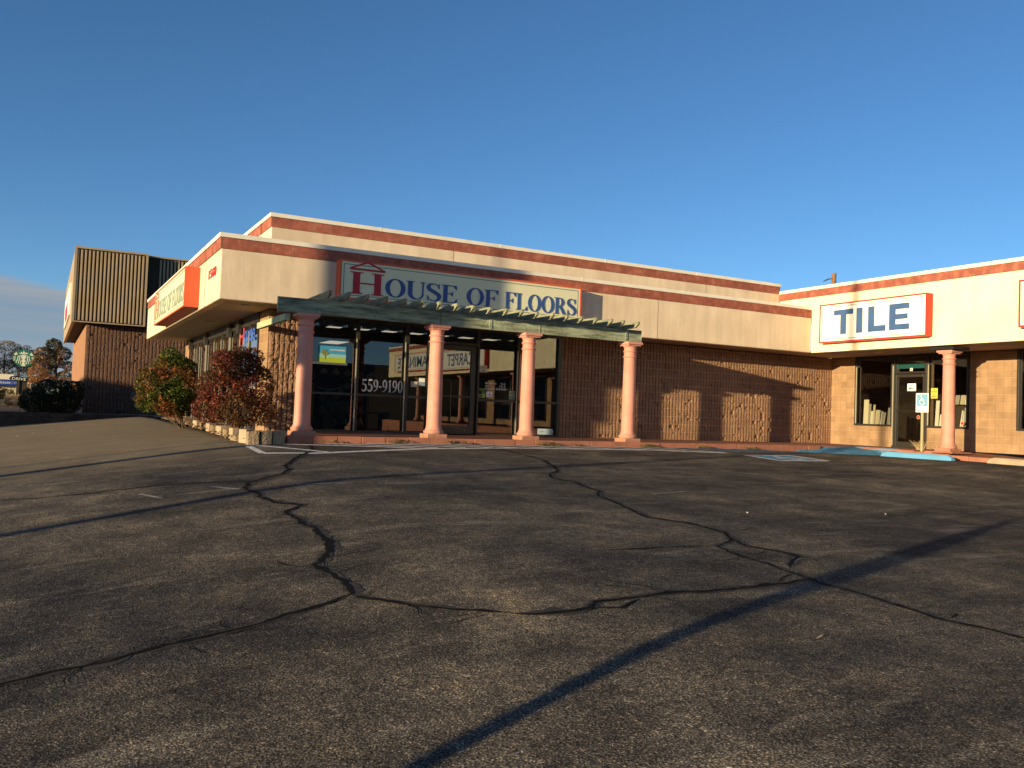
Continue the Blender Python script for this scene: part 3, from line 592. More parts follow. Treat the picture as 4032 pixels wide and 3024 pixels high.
m = MB(); m.box(16.4, 16.75, -1.55, -1.42, ZF-.01, ZF+.02); m.build('soffit_light', mat('soffit_lens', (.7, .5, .25), .5), wing)
# wall with openings: window1 y -1.12..0.13, door -2.10..-1.15, window2 -3.33..-2.11; window3 -7.6..-4.56
def wall_w(name, ops, y0, y1):
    """one wall mesh along Y with openings (ya, yb, sill)"""
    wl = MB(); ys_ = sorted(ops); y = y0
    for (ya, yb, sill) in ys_:
        wl.box(XW, XW+.2, y, ya, 0, ZF)
        if sill > 0: wl.box(XW, XW+.2, ya-.002, yb+.002, 0, sill)
        y = yb
    wl.box(XW, XW+.2, y, y1, 0, ZF); wl.build(name, M_['block'], wing)
wall_w('block_wall', [(-1.12, .13, .56)], -1.15, Y1+.05)
wall_w('block_wall', [(-3.33, -2.20, .56), (-7.5, -4.56, .56), (-14.4, -9.2, .25), (-20.6, -15.4, .25), (-30.5, -21.5, .25)], -31, -2.16)
WM = lambda u, z, d: (XW-.05+d, u, z)
def wwin(y0, y1, zs):
    m = MB(); ring(m, y0, y1, zs, ZF+.01, .05, .05, .05, .08, WM); f_ = m.build('window_frame', M_['frame'], wing, bevel=.003); glass(f_, WM, y0+.05, y1-.05, zs+.05, 2.43, 'glassw')
wwin(-1.12, .13, .561); wwin(-3.33, -2.16, .561); wwin(-7.5, -4.56, .561)
for y0, y1 in ((-14.4, -9.2), (-20.6, -15.4), (-30.5, -21.5)):
    n_ = int((y1-y0)/1.5)
    for i in range(n_): wwin(y0+(y1-y0)*i/n_+.001, y0+(y1-y0)*(i+1)/n_-.001, .251)
m = MB(); ring(m, -2.159, -1.121, 0, ZF+.011, .06, .06, .02, .08, WM, 2.0); f_ = m.build('door_frame', M_['frame'], wing, bevel=.003); glass(f_, WM, -2.10, -1.18, 2.05, 2.43, 'glassw')
def wpane(y0, y1, z0, z1, par): glass(par, WM, y0, y1, z0, z1, 'glassw')
for (y, z0) in ((.05, .62), (-2.235, .62), (-1.165, .05)):
    m = MB(); m.box(XW-.068, XW-.051, y, y+.028, z0, 2.22); m.build('frame_trim', M_['framel'], wing)
for ya in (-2.145,):
    yb = ya + 1.02; dm = MB()
    for y0, y1, z0, z1 in ((ya+.05, ya+.11, .02, 1.985), (yb-.115, yb-.055, .02, 1.985), (ya+.11, yb-.115, .02, .16), (ya+.11, yb-.115, 1.90, 1.985)): dm.box(XW-.03, XW+.05, y0, y1, z0, z1)
    dm.box(XW-.05, XW-.02, ya+.11, yb-.115, .985, 1.0)
    dd = dm.build('door', M_['frame'], wing, bevel=.004); wpane(ya+.11, yb-.115, .16, 1.90, dd)
    m = MB(); m.tube([(XW-.03, ya+.10, .93), (XW-.085, ya+.10, .93), (XW-.085, ya+.10, 1.13), (XW-.03, ya+.10, 1.13)], .011, 8); m.build('door_handle', M_['alu'], dd, smooth=True)
m = MB(); m.quad((XW+.04, -2.07, 2.14), (XW+.04, -1.2, 2.14), (XW+.04, -1.2, 2.30), (XW+.04, -2.07, 2.30)); m.build('transom_film', M_['teal'], wing)
m = MB(); m.box(XW+.25, XW+5, WE, 3, -.02, .004); m.build('wing_floor', M_['carpet'], wing)
m = MB(); m.box(XW+.2, XW+5, WE, Y1+.2, 2.60, 2.64); m.build('wing_ceiling', M_['ceil'], wing)
m = MB(); m.box(XW+4.9, XW+5, WE, 3, 0, 2.6); m.box(XW+.2, XW+5, Y1+.1, Y1+.2, 0, 2.6); m.box(XW+.21, XW+5, -3.9, -3.8, 0, 2.6); m.build('inner_wall', M_['dark'], wing)

# ------------------------------------------------------------------ signs on the fascias
def wall_sign(name, label, o, ux, n, L, H, depth, mbox, mface, group='painted wall signs'):
    """o = lower left front corner seen from outside, ux along the sign, n outwards"""
    o = Vector(o); ux = Vector(ux); n = Vector(n); uz = Vector((0, 0, 1))
    t = thing(name, tuple(o), label, 'sign', group); b_ = MB()
    e = .035
    def fr_(a0, a1, c0, c1, d0, d1): 
        b_.add([o+ux*a+uz*c+n*d for d in (d0, d1) for (a, c) in ((a0, c0), (a1, c0), (a1, c1), (a0, c1))], [(0, 1, 2, 3), (4, 7, 6, 5), (0, 4, 5, 1), (1, 5, 6, 2), (2, 6, 7, 3), (3, 7, 4, 0)])
    fr_(0, L, 0, H, -depth, -.006)
    for q in ((0, L, 0, e), (0, L, H-e, H), (0, e, e, H-e), (L-e, L, e, H-e)): fr_(*q, -.006, .01)
    b_.build('sign_box', mbox, t)
    f = MB(); f.add([o+ux*a+uz*c for a, c in ((e, e), (L-e, e), (L-e, H-e), (e, H-e))], [(0, 1, 2, 3)]); f.build('sign_face', mface, t)
    g_ = MB(); k = e+.045; th = .014
    for a0, a1, c0, c1 in ((k, L-k, k, k+th), (k, L-k, H-k-th, H-k), (k, k+th, k+th, H-k-th), (L-k-th, L-k, k+th, H-k-th)):
        g_.add([o+ux*a+uz*c+n*.002 for a, c in ((a0, c0), (a1, c0), (a1, c1), (a0, c1))], [(0, 1, 2, 3)])
    g_.build('border_line', M_['tealline'], t); return t, o, ux, n, uz
def house_sign(name, label, o, ux, n, L, H, depth, mbox, mface, mred='redl', mnavy='navy'):
    t, o, ux, n, uz = wall_sign(name, label, o, ux, n, L, H, depth, mbox, mface)
    s = L/5.71
    g1 = MB(); serif(g1, 'H', o+ux*(.21*s)+uz*(H*.155), ux, uz, n, H*.56, .73*s); 
    a = o+ux*(.20*s)+uz*(H*.765)                                       # little house roof over the H
    for q in ([(0, 0), (.75, 0), (.75, .035), (0, .035)], [(0, .035), (.08, .035), (.375, .155), (.375, .19)], [(.75, .035), (.67, .035), (.375, .155), (.375, .19)]):
        g1.prism([a+ux*(x*s)+uz*(z*H/.78) for x, z in q], n*.014)
    g1.build('red_lettering', M_[mred], t)
    for wd_, xx, ww in (('OUSE', .95, 1.66), ('OF', 2.79, .79), ('FLOORS', 3.72, 1.86)):
        g2 = MB(); serif(g2, wd_, o+ux*(xx*s)+uz*(H*.165), ux, uz, n, H*.47, ww*s); g2.build('navy_lettering', M_[mnavy], t)
    return t
house_sign('wall_sign', 'long cream sign over the timber pergola reading HOUSE OF FLOORS', (2.24, -.25, 2.70), (1, 0, 0), (0, -1, 0), 5.71, .79, .249, M_['orange'], M_['signw'])
house_sign('wall_sign', 'orange edged HOUSE OF FLOORS sign on the short left fascia round the corner', (-.30, 7.95, 2.55), (0, -1, 0), (-1, 0, 0), 5.55, .86, .299, M_['orange'], M_['signw'], 'redglare', 'navyglare')
def plain_sign(label, y1, y0, z0, z1, txt, h0, h1, a0, a1, bold=.05, mbox=None):
    t, o, ux, n, uz = wall_sign('wall_sign', label, (W-.22, y1, z0), (0, -1, 0), (-1, 0, 0), y1-y0, z1-z0, .219, M_['red'], M_['signw2'])
    L = y1-y0; H = z1-z0
    if txt == 'TILE':
        za, zb = 2.92-z0, 3.565-z0; zm = (za+zb)/2
        for ch, rects in (('T', [(.475, 1.095, zb-.135, zb), (.69, .88, za, zb-.135)]), ('I', [(1.195, 1.39, za, zb)]), ('L', [(1.555, 1.745, za, zb), (1.745, 2.08, za, za+.15)]),
                          ('E', [(2.175, 2.365, za, zb), (2.365, 2.745, zb-.14, zb), (2.365, 2.70, zm-.065, zm+.065), (2.365, 2.745, za, za+.14)])):
            g1 = MB()
            for a, c, d, e_ in rects: g1.add([o+ux*x+uz*z+n*.002 for x, z in ((a, d), (c, d), (c, e_), (a, e_))], [(0, 1, 2, 3)])
            g1.build('letter', M_['navyw'], t)
    else: g1 = MB(); fit_text(g1, txt, o+ux*(a0*L)+uz*(h0*H), ux, uz, (a1-a0)*L, (h1-h0)*H, n, bold); g1.build('lettering', M_['navyw'], t)
    return t
plain_sign('white sign with red edge reading TILE on the sunlit wing', -.485, -3.70, 2.72, 3.75, 'TILE', 0, 1, 0, 1)
plain_sign('white red framed sign cut by the right edge of the picture', -5.89, -9.6, 2.77, 3.78, 'WOOD', .2, .8, .16, .86, .012)
plain_sign('white sign reading CARPET, seen mirrored in the shop door glass', -17.53, -23.1, 2.66, 3.70, 'CARPET', .2, .8, .22, .78, .012)
plain_sign('white sign reading LAMINATE at the far end of the wing', -23.6, -29.4, 2.76, 3.78, 'LAMINATE', .2, .8, .08, .92, .012)
m = MB(); fit_text(m, '1560', (-.0, 1.20, 3.0), (0, -1, 0), (0, 0, 1), .82, .185, (-1, 0, 0), .0, 1.12, .02)
v0 = list(m.v); f0 = list(m.f); nb = len(v0)
ed = {}
for f in f0:
    for i in range(len(f)):
        a, b_ = f[i], f[(i+1) % len(f)]; k = (min(a, b_), max(a, b_)); ed[k] = ed.get(k, 0)+1
m.v += [(x+.019, y, z) for x, y, z in v0]; m.f += [(a, b_, b_+nb, a+nb) for (a, b_), c in ed.items() if c == 1]
t = thing('house_number', (-.03, .8, 3.0), 'red number 1560 fixed high on the sunlit left fascia by the corner', 'house number'); m.build('numerals', M_['number'], t)

# ------------------------------------------------------------------ columns and pergola
def column(x, y, label, top=2.203):
    t = thing('column', (x, y, 0), label, 'column', 'pink round columns')
    m = MB(); m.box(x-.205, x+.205, y-.205, y+.205, -.004, .085); m.build('plinth', M_['salmon'], t, bevel=.008)
    m = MB(); pr = [(.19, .085), (.198, .10), (.200, .125), (.192, .148), (.176, .152), (.174, .165), (.158, .19), (.150, .23), (.1475, .30), (.146, .6), (.142, 1.1), (.137, 1.6), (.134, top-.345)]
    for zc in (top-.325, top-.205): pr += [(.134, zc-.018), (.150, zc-.014), (.158, zc), (.150, zc+.014), (.134, zc+.018)]
    pr += [(.134, top-.15), (.138, top-.125), (.156, top-.10), (.168, top-.085)]
    m.lathe(pr, x, y, 48); m.build('shaft', M_['salmon'], t, smooth=True)
    m = MB(); m.box(x-.172, x+.172, y-.172, y+.172, top-.086, top-.055); m.box(x-.20, x+.20, y-.20, y+.20, top-.055, top); m.build('capital', M_['salmon'], t, bevel=.006)
    return t
YC = -1.38
column(1.315, YC, 'pink column nearest the red bush, carrying the left end of the pergola')
column(3.905, YC, 'pink column standing left of the shop door')
column(5.98, YC, 'pink column standing right of the shop door')
column(8.557, YC, 'pink column in front of the block wall under the right pergola end')
cw = column(15.96, -3.93, 'pink column of the sunlit wing behind the blue wheel stop', 2.40)
m = MB(); m.box(15.66, 16.26, -4.23, -3.63, 2.402, 2.47); m.build('cap_plate', M_['black'], cw)
m = MB(); m.box(15.60, 16.32, -4.29, -3.57, -.02, .012); m.build('base_slab', M_['kerb'], cw)
for i, y in enumerate((-9.7, -15.4, -21.1, -26.8)): 
    c2 = column(15.96, y, ('pink column of the wing seen reflected in the shop window' if i else 'pink column of the wing just outside the right of the picture'), 2.40)
pg = thing('pergola', (0, YC, 2.2), 'weathered green timber pergola laid on the four pink columns under the long sign', 'pergola')
def plank(mb, x0, x1, y0, y1, z0, z1, seed):
    n = max(2, int((x1-x0)/.12)); r = random.Random(seed); vs = []
    for i in range(n+1):
        x = x0+(x1-x0)*i/n; j = lambda k: (noise.noise(Vector((x*1.7, k*3.1, seed)))*.008)
        vs += [(x, y0+j(1), z0+j(2)), (x, y1, z0+j(3)), (x, y1, z1+j(4)), (x, y0+j(5), z1+j(6))]
    mb.add(vs, [(4*i+k, 4*i+(k+1) % 4, 4*i+4+(k+1) % 4, 4*i+4+k) for i in range(n) for k in range(4)] + [(0, 1, 2, 3), tuple(4*n+k for k in (3, 2, 1, 0))])
for i, (a, b_, z1, y) in enumerate([(.78, 3.93, 2.478, -1.455), (3.94, 6.18, 2.470, -1.462), (6.19, 8.79, 2.478, -1.458)]):
    m = MB(); plank(m, a, b_, y, y+.09, 2.204, z1, i+3); m.build('beam', M_['wood'], pg, bevel=.006)
m = MB(); m.box(.93, 1.02, -1.36, Y1-.03, 2.07, 2.19); m.build('cross_beam', M_['woodl'], pg)
m = MB()
for x in (1.50, 8.35, 2.6, 5.0): m = MB(); m.box(x, x+.055, -1.475, -1.463, 2.22, 2.44); m.build('cleat', M_['wood'], pg)
for i in range(20):
    x = 8.43-.3585*i; r = random.Random(i); x += (r.random()-.5)*.03; dz = (r.random()-.5)*.012; tip = -1.86+(r.random()-.5)*.05
    m = MB(); m.prism([(x-.045, tip, 2.615+dz), (x-.045, tip+.005, 2.555+dz), (x-.045, tip+.13, 2.484+dz), (x-.045, -.02, 2.484), (x-.045, -.02, 2.61)], (.045, 0, 0))
    m.build('rafter', M_['woodr'], pg)

# ------------------------------------------------------------------ things in and on the shop windows
GY = Y1+.008                                                            # just outside the pane
def vin(y, mb, txt, x0, x1, z0, z1, bold=.02): fit_text(mb, txt, (x0, y, z0), (1, 0, 0), (0, 0, 1), x1-x0, z1-z0, (0, -1, 0), bold, 1, .003)
m = MB(); serif(m, '559-9190', (3.20, GY, .905), (1, 0, 0), (0, 0, 1), (0, -1, 0), .262, .96, .003); m.build('window_lettering', M_['vinyl']); o = COL.objects[-1]
tag(o, 'large white telephone number 559-9190 on the glass between the first two columns', 'window lettering')
m = MB(); vin(GY, m, 'MON-FRI', 6.19, 6.48, 1.20, 1.245, .012); vin(GY, m, '9-5', 6.60, 6.72, 1.20, 1.245, .012); vin(GY, m, 'SAT', 6.19, 6.31, 1.14, 1.185, .012); vin(GY, m, '10-3', 6.57, 6.72, 1.14, 1.185, .012); vin(GY, m, 'CLOSED SUNDAY', 6.19, 6.76, 1.075, 1.12, .012)
m.build('window_lettering', M_['vinyl']); tag(COL.objects[-1], 'small white opening hours MON-FRI 9-5, SAT 10-3, CLOSED SUNDAY on the glass', 'window lettering')
def card(name, label, cat, x0, x1, z0, z1, m1, y=GY-.001, th=.004, extra=None, group=None):
    t = thing(name, (x0, y, z0), label, cat, group); b_ = MB(); b_.box(x0, x1, y-th, y, z0, z1); b_.build('panel', m1, t)
    for (nm, mm, fn) in (extra or []): q = MB(); fn(q, y-th); q.build(nm, mm, t)
    return t
def tree_print(q, y):
    q.tube([(2.37, y-.001, 1.54), (2.37, y-.001, 1.64)], .008, 5)
    r = random.Random(2)
    for i in range(40):
        a = r.random()*6.28; d = .075*r.random()**.5; cx, cz = 2.375+d*math.cos(a), 1.69+d*.9*math.sin(a); q.box(cx-.012, cx+.012, y-.004-.0001*i, y-.001, cz-.012, cz+.012)
card('poster', 'poster with a tree on a green field under blue sky in the first window', 'poster', 2.23, 2.83, 1.48, 1.83, M_['skyblue'], extra=[
    ('green_field', M_['grass_g'], lambda q, y: q.box(2.23, 2.83, y-.0006, y, 1.48, 1.585)), ('pale_band', mat('pale_print', (.25, .5, .5)), lambda q, y: q.box(2.23, 2.83, y-.0005, y, 1.586, 1.66)), ('tree_print', mat('tree_print', (.22, .24, .06)), tree_print),
    ('title', M_['vinyl'], lambda q, y: fit_text(q, 'OUTSTANDING', (2.48, y, 1.735), (1, 0, 0), (0, 0, 1), .32, .03, (0, -1, 0), .02, 1, .002))])
op = thing('open_sign', (2.5, Y1+.10, 1.07), 'unlit oval neon OPEN sign hanging inside the first window', 'neon sign'); m = MB()
el = [(2.515+.375*math.cos(t_*math.pi/24), Y1+.09, 1.075+.165*math.sin(t_*math.pi/24)) for t_ in range(48)]; m.tube(el+[el[0]], .009, 6); m.build('neon_ring', M_['alu'], op, smooth=True)
m = MB(); fit_text(m, 'OPEN', (2.27, Y1+.09, .99), (1, 0, 0), (0, 0, 1), .5, .17, (0, -1, 0), -.02); m.build('neon_letters', mat('unlit_neon', (.22, .22, .24), .3), op)
m = MB(); m.prism([(2.515+.40*math.cos(t_*math.pi/12), Y1+.11, 1.075+.185*math.sin(t_*math.pi/12)) for t_ in range(24)], (0, .02, 0)); m.build('backing', M_['black'], op)
card('banner', 'narrow dark blue hanging banner offering 50% in the second window', 'banner', 3.27, 3.52, 1.32, 1.80, M_['bluep'], y=Y1+.12, extra=[('banner_text', M_['vinyl'], lambda q, y: (fit_text(q, '50%', (3.33, y, 1.50), (1, 0, 0), (0, 0, 1), .14, .07, (0, -1, 0), .01, 1, .002), fit_text(q, 'MASTER', (3.30, y, 1.725), (1, 0, 0), (0, 0, 1), .19, .035, (0, -1, 0), .01, 1, .002)))])
card('notice', 'white notice with a red bar just above the telephone number', 'notice', 3.33, 3.60, 1.195, 1.275, M_['vinyl'], y=Y1+.08, extra=[('red_bar', M_['redl'], lambda q, y: q.box(3.36, 3.52, y-.001, y, 1.215, 1.235))])
card('notice', 'plain cream card on the narrow glass left of the door', 'notice', 4.34, 4.50, 1.05, 1.17, mat('cream_card', (.6, .55, .4)))
card('notice', 'blue and white card beside the cream one left of the door', 'notice', 4.53, 4.68, 1.08, 1.26, mat('pale_blue_card', (.25, .35, .42)), extra=[('white_half', M_['vinyl'], lambda q, y: q.box(4.535, 4.675, y-.001, y, 1.17, 1.25))])
card('notice', 'white notice high on the glass right of the door', 'notice', 6.03, 6.22, 1.47, 1.63, mat('ivory_card', (.7, .65, .45)), extra=[('notice_text', M_['black'], lambda q, y: (fit_text(q, 'MADE', (6.08, y, 1.58), (1, 0, 0), (0, 0, 1), .09, .025, (0, -1, 0), .02, 1, .002), fit_text(q, 'EXCHANGE', (6.05, y, 1.54), (1, 0, 0), (0, 0, 1), .14, .018, (0, -1, 0), .01, 1, .002), q.box(6.09, 6.16, y-.001, y, 1.49, 1.51)))])
card('sticker', 'green and yellow sticker low on the glass under the opening hours', 'sticker', 5.985, 6.19, .87, 1.10, mat('green_sticker', (.12, .20, .06)), extra=[('yellow_strip', M_['yellow'], lambda q, y: q.box(6.13, 6.19, y-.001, y, .875, .98)), ('symbol', M_['black'], lambda q, y: q.box(6.02, 6.10, y-.001, y, .97, 1.04))])
card('sticker', 'white payment sticker under the opening hours', 'sticker', 6.22, 6.39, .90, 1.03, M_['vinyl'], extra=[('logo', M_['orange'], lambda q, y: q.box(6.30, 6.34, y-.001, y, .94, .97))])
card('sign_plate', 'cream NO SMOKING NO SOLICITING plate on the glass by the third column', 'sign', 6.83, 6.985, .875, 1.07, mat('plate_green_cream', (.5, .52, .32)), extra=[('plate_text', M_['black'], lambda q, y: [fit_text(q, s, (6.91-w_/2, y, z), (1, 0, 0), (0, 0, 1), w_, .022, (0, -1, 0), .02, 1, .002) for s, w_, z in (('NO', .03, 1.03), ('SMOKING', .11, 1.0), ('NO', .03, .93), ('SOLICITING', .12, .90))])])
card('notice', 'pale blue notice leaning at the foot of the last window pane', 'notice', 7.64, 8.06, .06, .20, mat('pale_notice', (.45, .55, .6)), extra=[('crest', M_['bluep'], lambda q, y: q.lathe([(.001, .13), (.03, .13)], 7.98, y-.002, 12)), ('notice_text', M_['black'], lambda q, y: fit_text(q, 'adams', (7.70, y, .12), (1, 0, 0), (0, 0, 1), .12, .02, (0, -1, 0), .01, 1, .002))])
# furniture inside
rk = thing('display_rack', (3.0, 2.0, 0), 'dark diamond lattice rack with cream tile samples behind the phone number', 'rack'); m = MB(); q = MB()
for i in range(7):
    for j in range(9):
        if (i+j) % 2 == 0 and (i*7+j*3) % 5 != 0:
            cx, cz = 2.75+i*.14, .2+j*.14; q.prism([(cx-.10, 2.3, cz), (cx, 2.3, cz-.10), (cx+.10, 2.3, cz), (cx, 2.3, cz+.10)], (0, .02, 0))
m.box(2.55, 3.80, 2.33, 2.36, 0, 1.5); m.build('rack_back', M_['black'], rk); q.build('tile_sample', mat('cream_tile', (.55, .50, .34), .4), rk)
dk = thing('counter_desk', (3.0, 3.0, 0), 'pale desk with a printer on it behind the first window', 'desk'); m = MB(); m.box(2.7, 4.1, 1.6, 2.1, .42, .46); m.box(2.72, 2.80, 1.62, 2.1, 0, .42); m.box(4.0, 4.08, 1.62, 2.1, 0, .42); m.build('desk_top', M_['tanw'], dk)
pr_ = thing('printer', (2.9, 1.75, .46), 'cream office printer on the pale desk', 'printer'); m = MB(); m.box(2.84, 3.20, 1.66, 2.0, .461, .66); m.box(2.80, 3.0, 1.60, 1.66, .50, .52); m.build('printer_body', mat('printer_cream', (.5, .47, .35)), pr_, bevel=.02); m = MB(); m.box(2.90, 3.12, 1.655, 1.659, .58, .60); m.build('paper_slot', M_['black'], pr_)
for i, (x, h_, l) in enumerate([(6.86, .71, 'narrow oak cabinet end behind the third column'), (7.35, .74, 'wide tan carpet roll stand in the last window')]):
    t = thing('cabinet', (x, 1.4, 0), l, 'cabinet'); m = MB(); m.box(x, x+(.2 if i == 0 else .50), 1.35, 1.8, 0, h_); m.build('body', M_['tanw'], t, bevel=.015); m = MB(); m.box(x-.01, x+(.21 if i == 0 else .51), 1.34, 1.81, h_, h_+.03); m.build('top', M_['tanw'], t)
bx = thing('cardboard_box', (7.56, 1.3, .85), 'cream carton with a cut out lip on the window shelf', 'box'); m = MB(); m.prism([(7.56, 1.25, .86), (7.84, 1.25, .86), (7.84, 1.25, 1.0), (7.78, 1.25, 1.0), (7.74, 1.25, .94), (7.66, 1.25, .94), (7.62, 1.25, 1.0), (7.56, 1.25, 1.0)], (0, .2, 0)); m.build('carton', mat('carton', (.5, .42, .28)), bx)
tk = thing('blue_tinsel_bunch', (2.2, 1.3, 0), 'light blue spiky tinsel decoration on the floor in the first window', 'decoration'); m = MB(); r = random.Random(5)
for i in range(90):
    a = r.random()*6.28; e_ = r.random()*1.4; l = .10+.12*r.random(); d = Vector((math.cos(a)*math.cos(e_), math.sin(a)*math.cos(e_)*.5, math.sin(e_)))*l; c = Vector((2.26, 1.25, .12)); s_ = Vector((r.random()-.5, 0, r.random()-.5))*.04; m.add([c, c+d, c+d*.6+s_], [(0, 1, 2)])
m.build('tinsel', mat('tinsel_blue', (.10, .35, .5), .3), tk); m = MB(); m.lathe([(.001, .02), (.025, .02), (.05, .05), (.05, .09), (.025, .12), (.001, .12)], 2.28, 1.16, 16); m.build('ball', M_['tanw'], tk, smooth=True)
for x in (2.31,):
    t = thing('strip_light', (2.4, 2.4, 1.6), 'pale strip light fitting hanging inside the first window', 'light fitting'); m = MB(); m.box(2.35, 3.25, 2.2, 2.28, 1.50, 1.55); m.build('tube_cover', mat('strip_cover', (.6, .58, .45), .5, emis=((1, .95, .8), .15)), t)
# left side window
m = MB(); XG = XL-.040
def side(mb, txt, y0, y1, z0, z1): fit_text(mb, txt, (XG, y0, z0), (0, -1, 0), (0, 0, 1), y0-y1, z1-z0, (-1, 0, 0), .008, 1, .004)
side(m, 'H', 3.76, 3.28, 1.90, 2.27); m.build('window_lettering', M_['number']); tag(COL.objects[-1], 'tall red capital H on the left side window', 'window lettering')
m = MB(); side(m, 'ou', 3.22, 2.80, 1.93, 2.20); side(m, 'se', 2.62, 2.12, 1.93, 2.20); m.build('window_lettering', mat('blue_vinyl', (.03, .12, .55))); tag(COL.objects[-1], 'blue letters ouse on the left side window beside the red capital', 'window lettering')
# wing window stickers and tile samples
XGW = XW+.022
def wcard(name, label, cat, y1, y0, z0, z1, m1, extra=None, x=XGW):
    t = thing(name, (x, y0, z0), label, cat); b_ = MB(); b_.box(x-.004, x, y0, y1, z0, z1); b_.build('panel', m1, t)
    for (nm, mm, fn) in (extra or []): q = MB(); fn(q, x-.004); q.build(nm, mm, t)
def wtxt(q, x, s, yc, w_, z, h_, bold=.02): fit_text(q, s, (x, yc+w_/2, z), (0, -1, 0), (0, 0, 1), w_, h_, (-1, 0, 0), bold, 1, .002)
wcard('sign_plate', 'small white plate with letter H over the wing door', 'sign', -1.61, -1.69, 2.07, 2.15, M_['white'], [('letter', M_['black'], lambda q, x: wtxt(q, x, 'H', -1.65, .045, 2.08, .06, .05))])
wcard('notice', 'white notice with a black arrow pointing left on the wing door', 'notice', -1.54, -1.80, 1.53, 1.73, M_['white'], [('arrow', M_['black'], lambda q, x: (q.box(x-.002, x, -1.74, -1.63, 1.592, 1.612), q.prism([(x-.002, -1.57, 1.602), (x-.002, -1.64, 1.57), (x-.002, -1.64, 1.634)], (.001, 0, 0)))), ('notice_text', M_['grey'], lambda q, x: wtxt(q, x, 'ENTRANCE', -1.67, .17, 1.67, .022))])
wcard('sign_plate', 'yellow NO SOLICITING plate on the glass above the parking sign', 'sign', -2.25, -2.44, 1.33, 1.60, M_['yellow'], [('plate_text', M_['black'], (lambda s, w_, z: (lambda q, x: wtxt(q, x, s, -2.345, w_, z, .03)))(s, w_, z)) for s, w_, z in (('NO', .05, 1.54), ('SOLICITING', .15, 1.49), ('NO', .05, 1.42), ('SMOKING', .14, 1.37))])
def octo(q, x, yc, zc, r_): q.prism([(x, yc+r_*math.cos(math.pi/8+k*math.pi/4), zc+r_*math.sin(math.pi/8+k*math.pi/4)) for k in range(8)], (-.002, 0, 0))
for lab, yc, zc in (('small red octagonal alarm sticker on the wing door', -1.93, .83), ('small red octagonal alarm sticker in the corner of the wing window', -3.18, .70)):
    t = thing('sticker', (XW-.02, yc, zc), lab, 'sticker'); q = MB(); octo(q, XW-.035, yc, zc, .05); q.build('sticker_edge', mat('sticker_cream', (.7, .55, .4)), t); q = MB(); octo(q, XW-.0385, yc, zc, .042); q.build('sticker_red', M_['red'], t)
r = random.Random(11); ti = 0
tmats = [mat('tile_ivory', (.66, .62, .46), .4), mat('tile_sand', (.48, .42, .30), .5), mat('tile_grey', (.32, .31, .27), .5), mat('tile_white', (.7, .68, .58), .3)]
def tile(y, w_, h_, k, lean=0, z0=.58, lab=None, x=XW+.12):
    t = thing('tile_sample', (x, y, z0), lab, 'tile sample', 'tile samples in the wing windows'); q = MB(); q.prism([(x, y, z0), (x, y-w_, z0), (x+.05, y-w_-lean, z0+h_), (x+.05, y-lean, z0+h_)], (.02, 0, 0)); q.build('board', tmats[k], t)
for y, w_, h_, k, ln in [(-.05, .16, .72, 0, -.02), (-.22, .06, .60, 2, -.01), (-.24, .18, .40, 0, -.02), (-.36, .06, .58, 1, -.01), (-.44, .15, .43, 1, -.01), (-.61, .035, .40, 3, .01), (-.655, .035, .38, 1, .015), (-.70, .04, .36, 3, .02), (-.82, .10, .50, 2, .02), (-.86, .16, .38, 3, .03), (-1.02, .07, .42, 2, .0),
                         (-2.30, .10, .70, 3, .0), (-2.42, .14, .34, 3, .0), (-2.58, .22, .62, 1, .0), (-3.0, .035, .45, 3, .03), (-3.05, .04, .42, 3, .03), (-3.10, .14, .52, 2, 0)]:
    ti += 1; tile(y, w_, h_, k, ln, lab=('stone coloured tile boards leaning in the window left of the wing door' if y > -1.2 else 'tile boards leaning in the window right of the wing door behind the column'))
for i, y in enumerate((-2.85, -3.0, -3.13)): tile(y, .12, .24, (2, 1, 3)[i], 0, 1.18, 'small tile panels hung in a row in the window right of the wing door')
q = MB(); q.box(XW+.3, XW+.33, -1.95, -1.80, .78, 1.55); q.build('inner_door_edge', M_['tanw'], wing)
# ------------------------------------------------------------------ parking sign, wheel stops
ps = thing('parking_sign', (15.75, -3.4, 0), 'accessible parking sign with blue wheelchair symbol on a perforated post', 'parking sign')
m = MB(); m.box(15.735, 15.765, -3.43, -3.37, gz(15.7, -3.4)+.0, 1.36); m.build('post', M_['steel'], ps)
m = MB(); m.box(15.722, 15.730, -3.575, -3.235, .92, 1.38); m.build('plate', M_['white'], ps, bevel=.002)
m = MB(); m.box(15.719, 15.721, -3.545, -3.265, 1.07, 1.355); m.build('blue_panel', mat('faded_blue_panel', (.16, .36, .52)), ps)
m = MB()
def pp(pts, ws): 
    for q_ in swidth(pts, ws): m.prism([(15.718, -3.405-a, 1.21+b_) for a, b_ in q_], (-.002, 0, 0))
pp(arcpts(-.005, -.045, .062, .062, 110, 370, 16), [.016]*17); pp([(-.02, .075), (-.018, .01), (.04, .005), (.065, -.075), (.09, -.07)], [.022]*5); pp([(-.02, .045), (.03, .045)], [.012]*2)
m.prism([(15.717, -3.405+.02+.018*math.cos(t_*.524), 1.31+.018*math.sin(t_*.524)) for t_ in range(12)], (-.002, 0, 0)); m.build('wheelchair_symbol', M_['white'], ps)
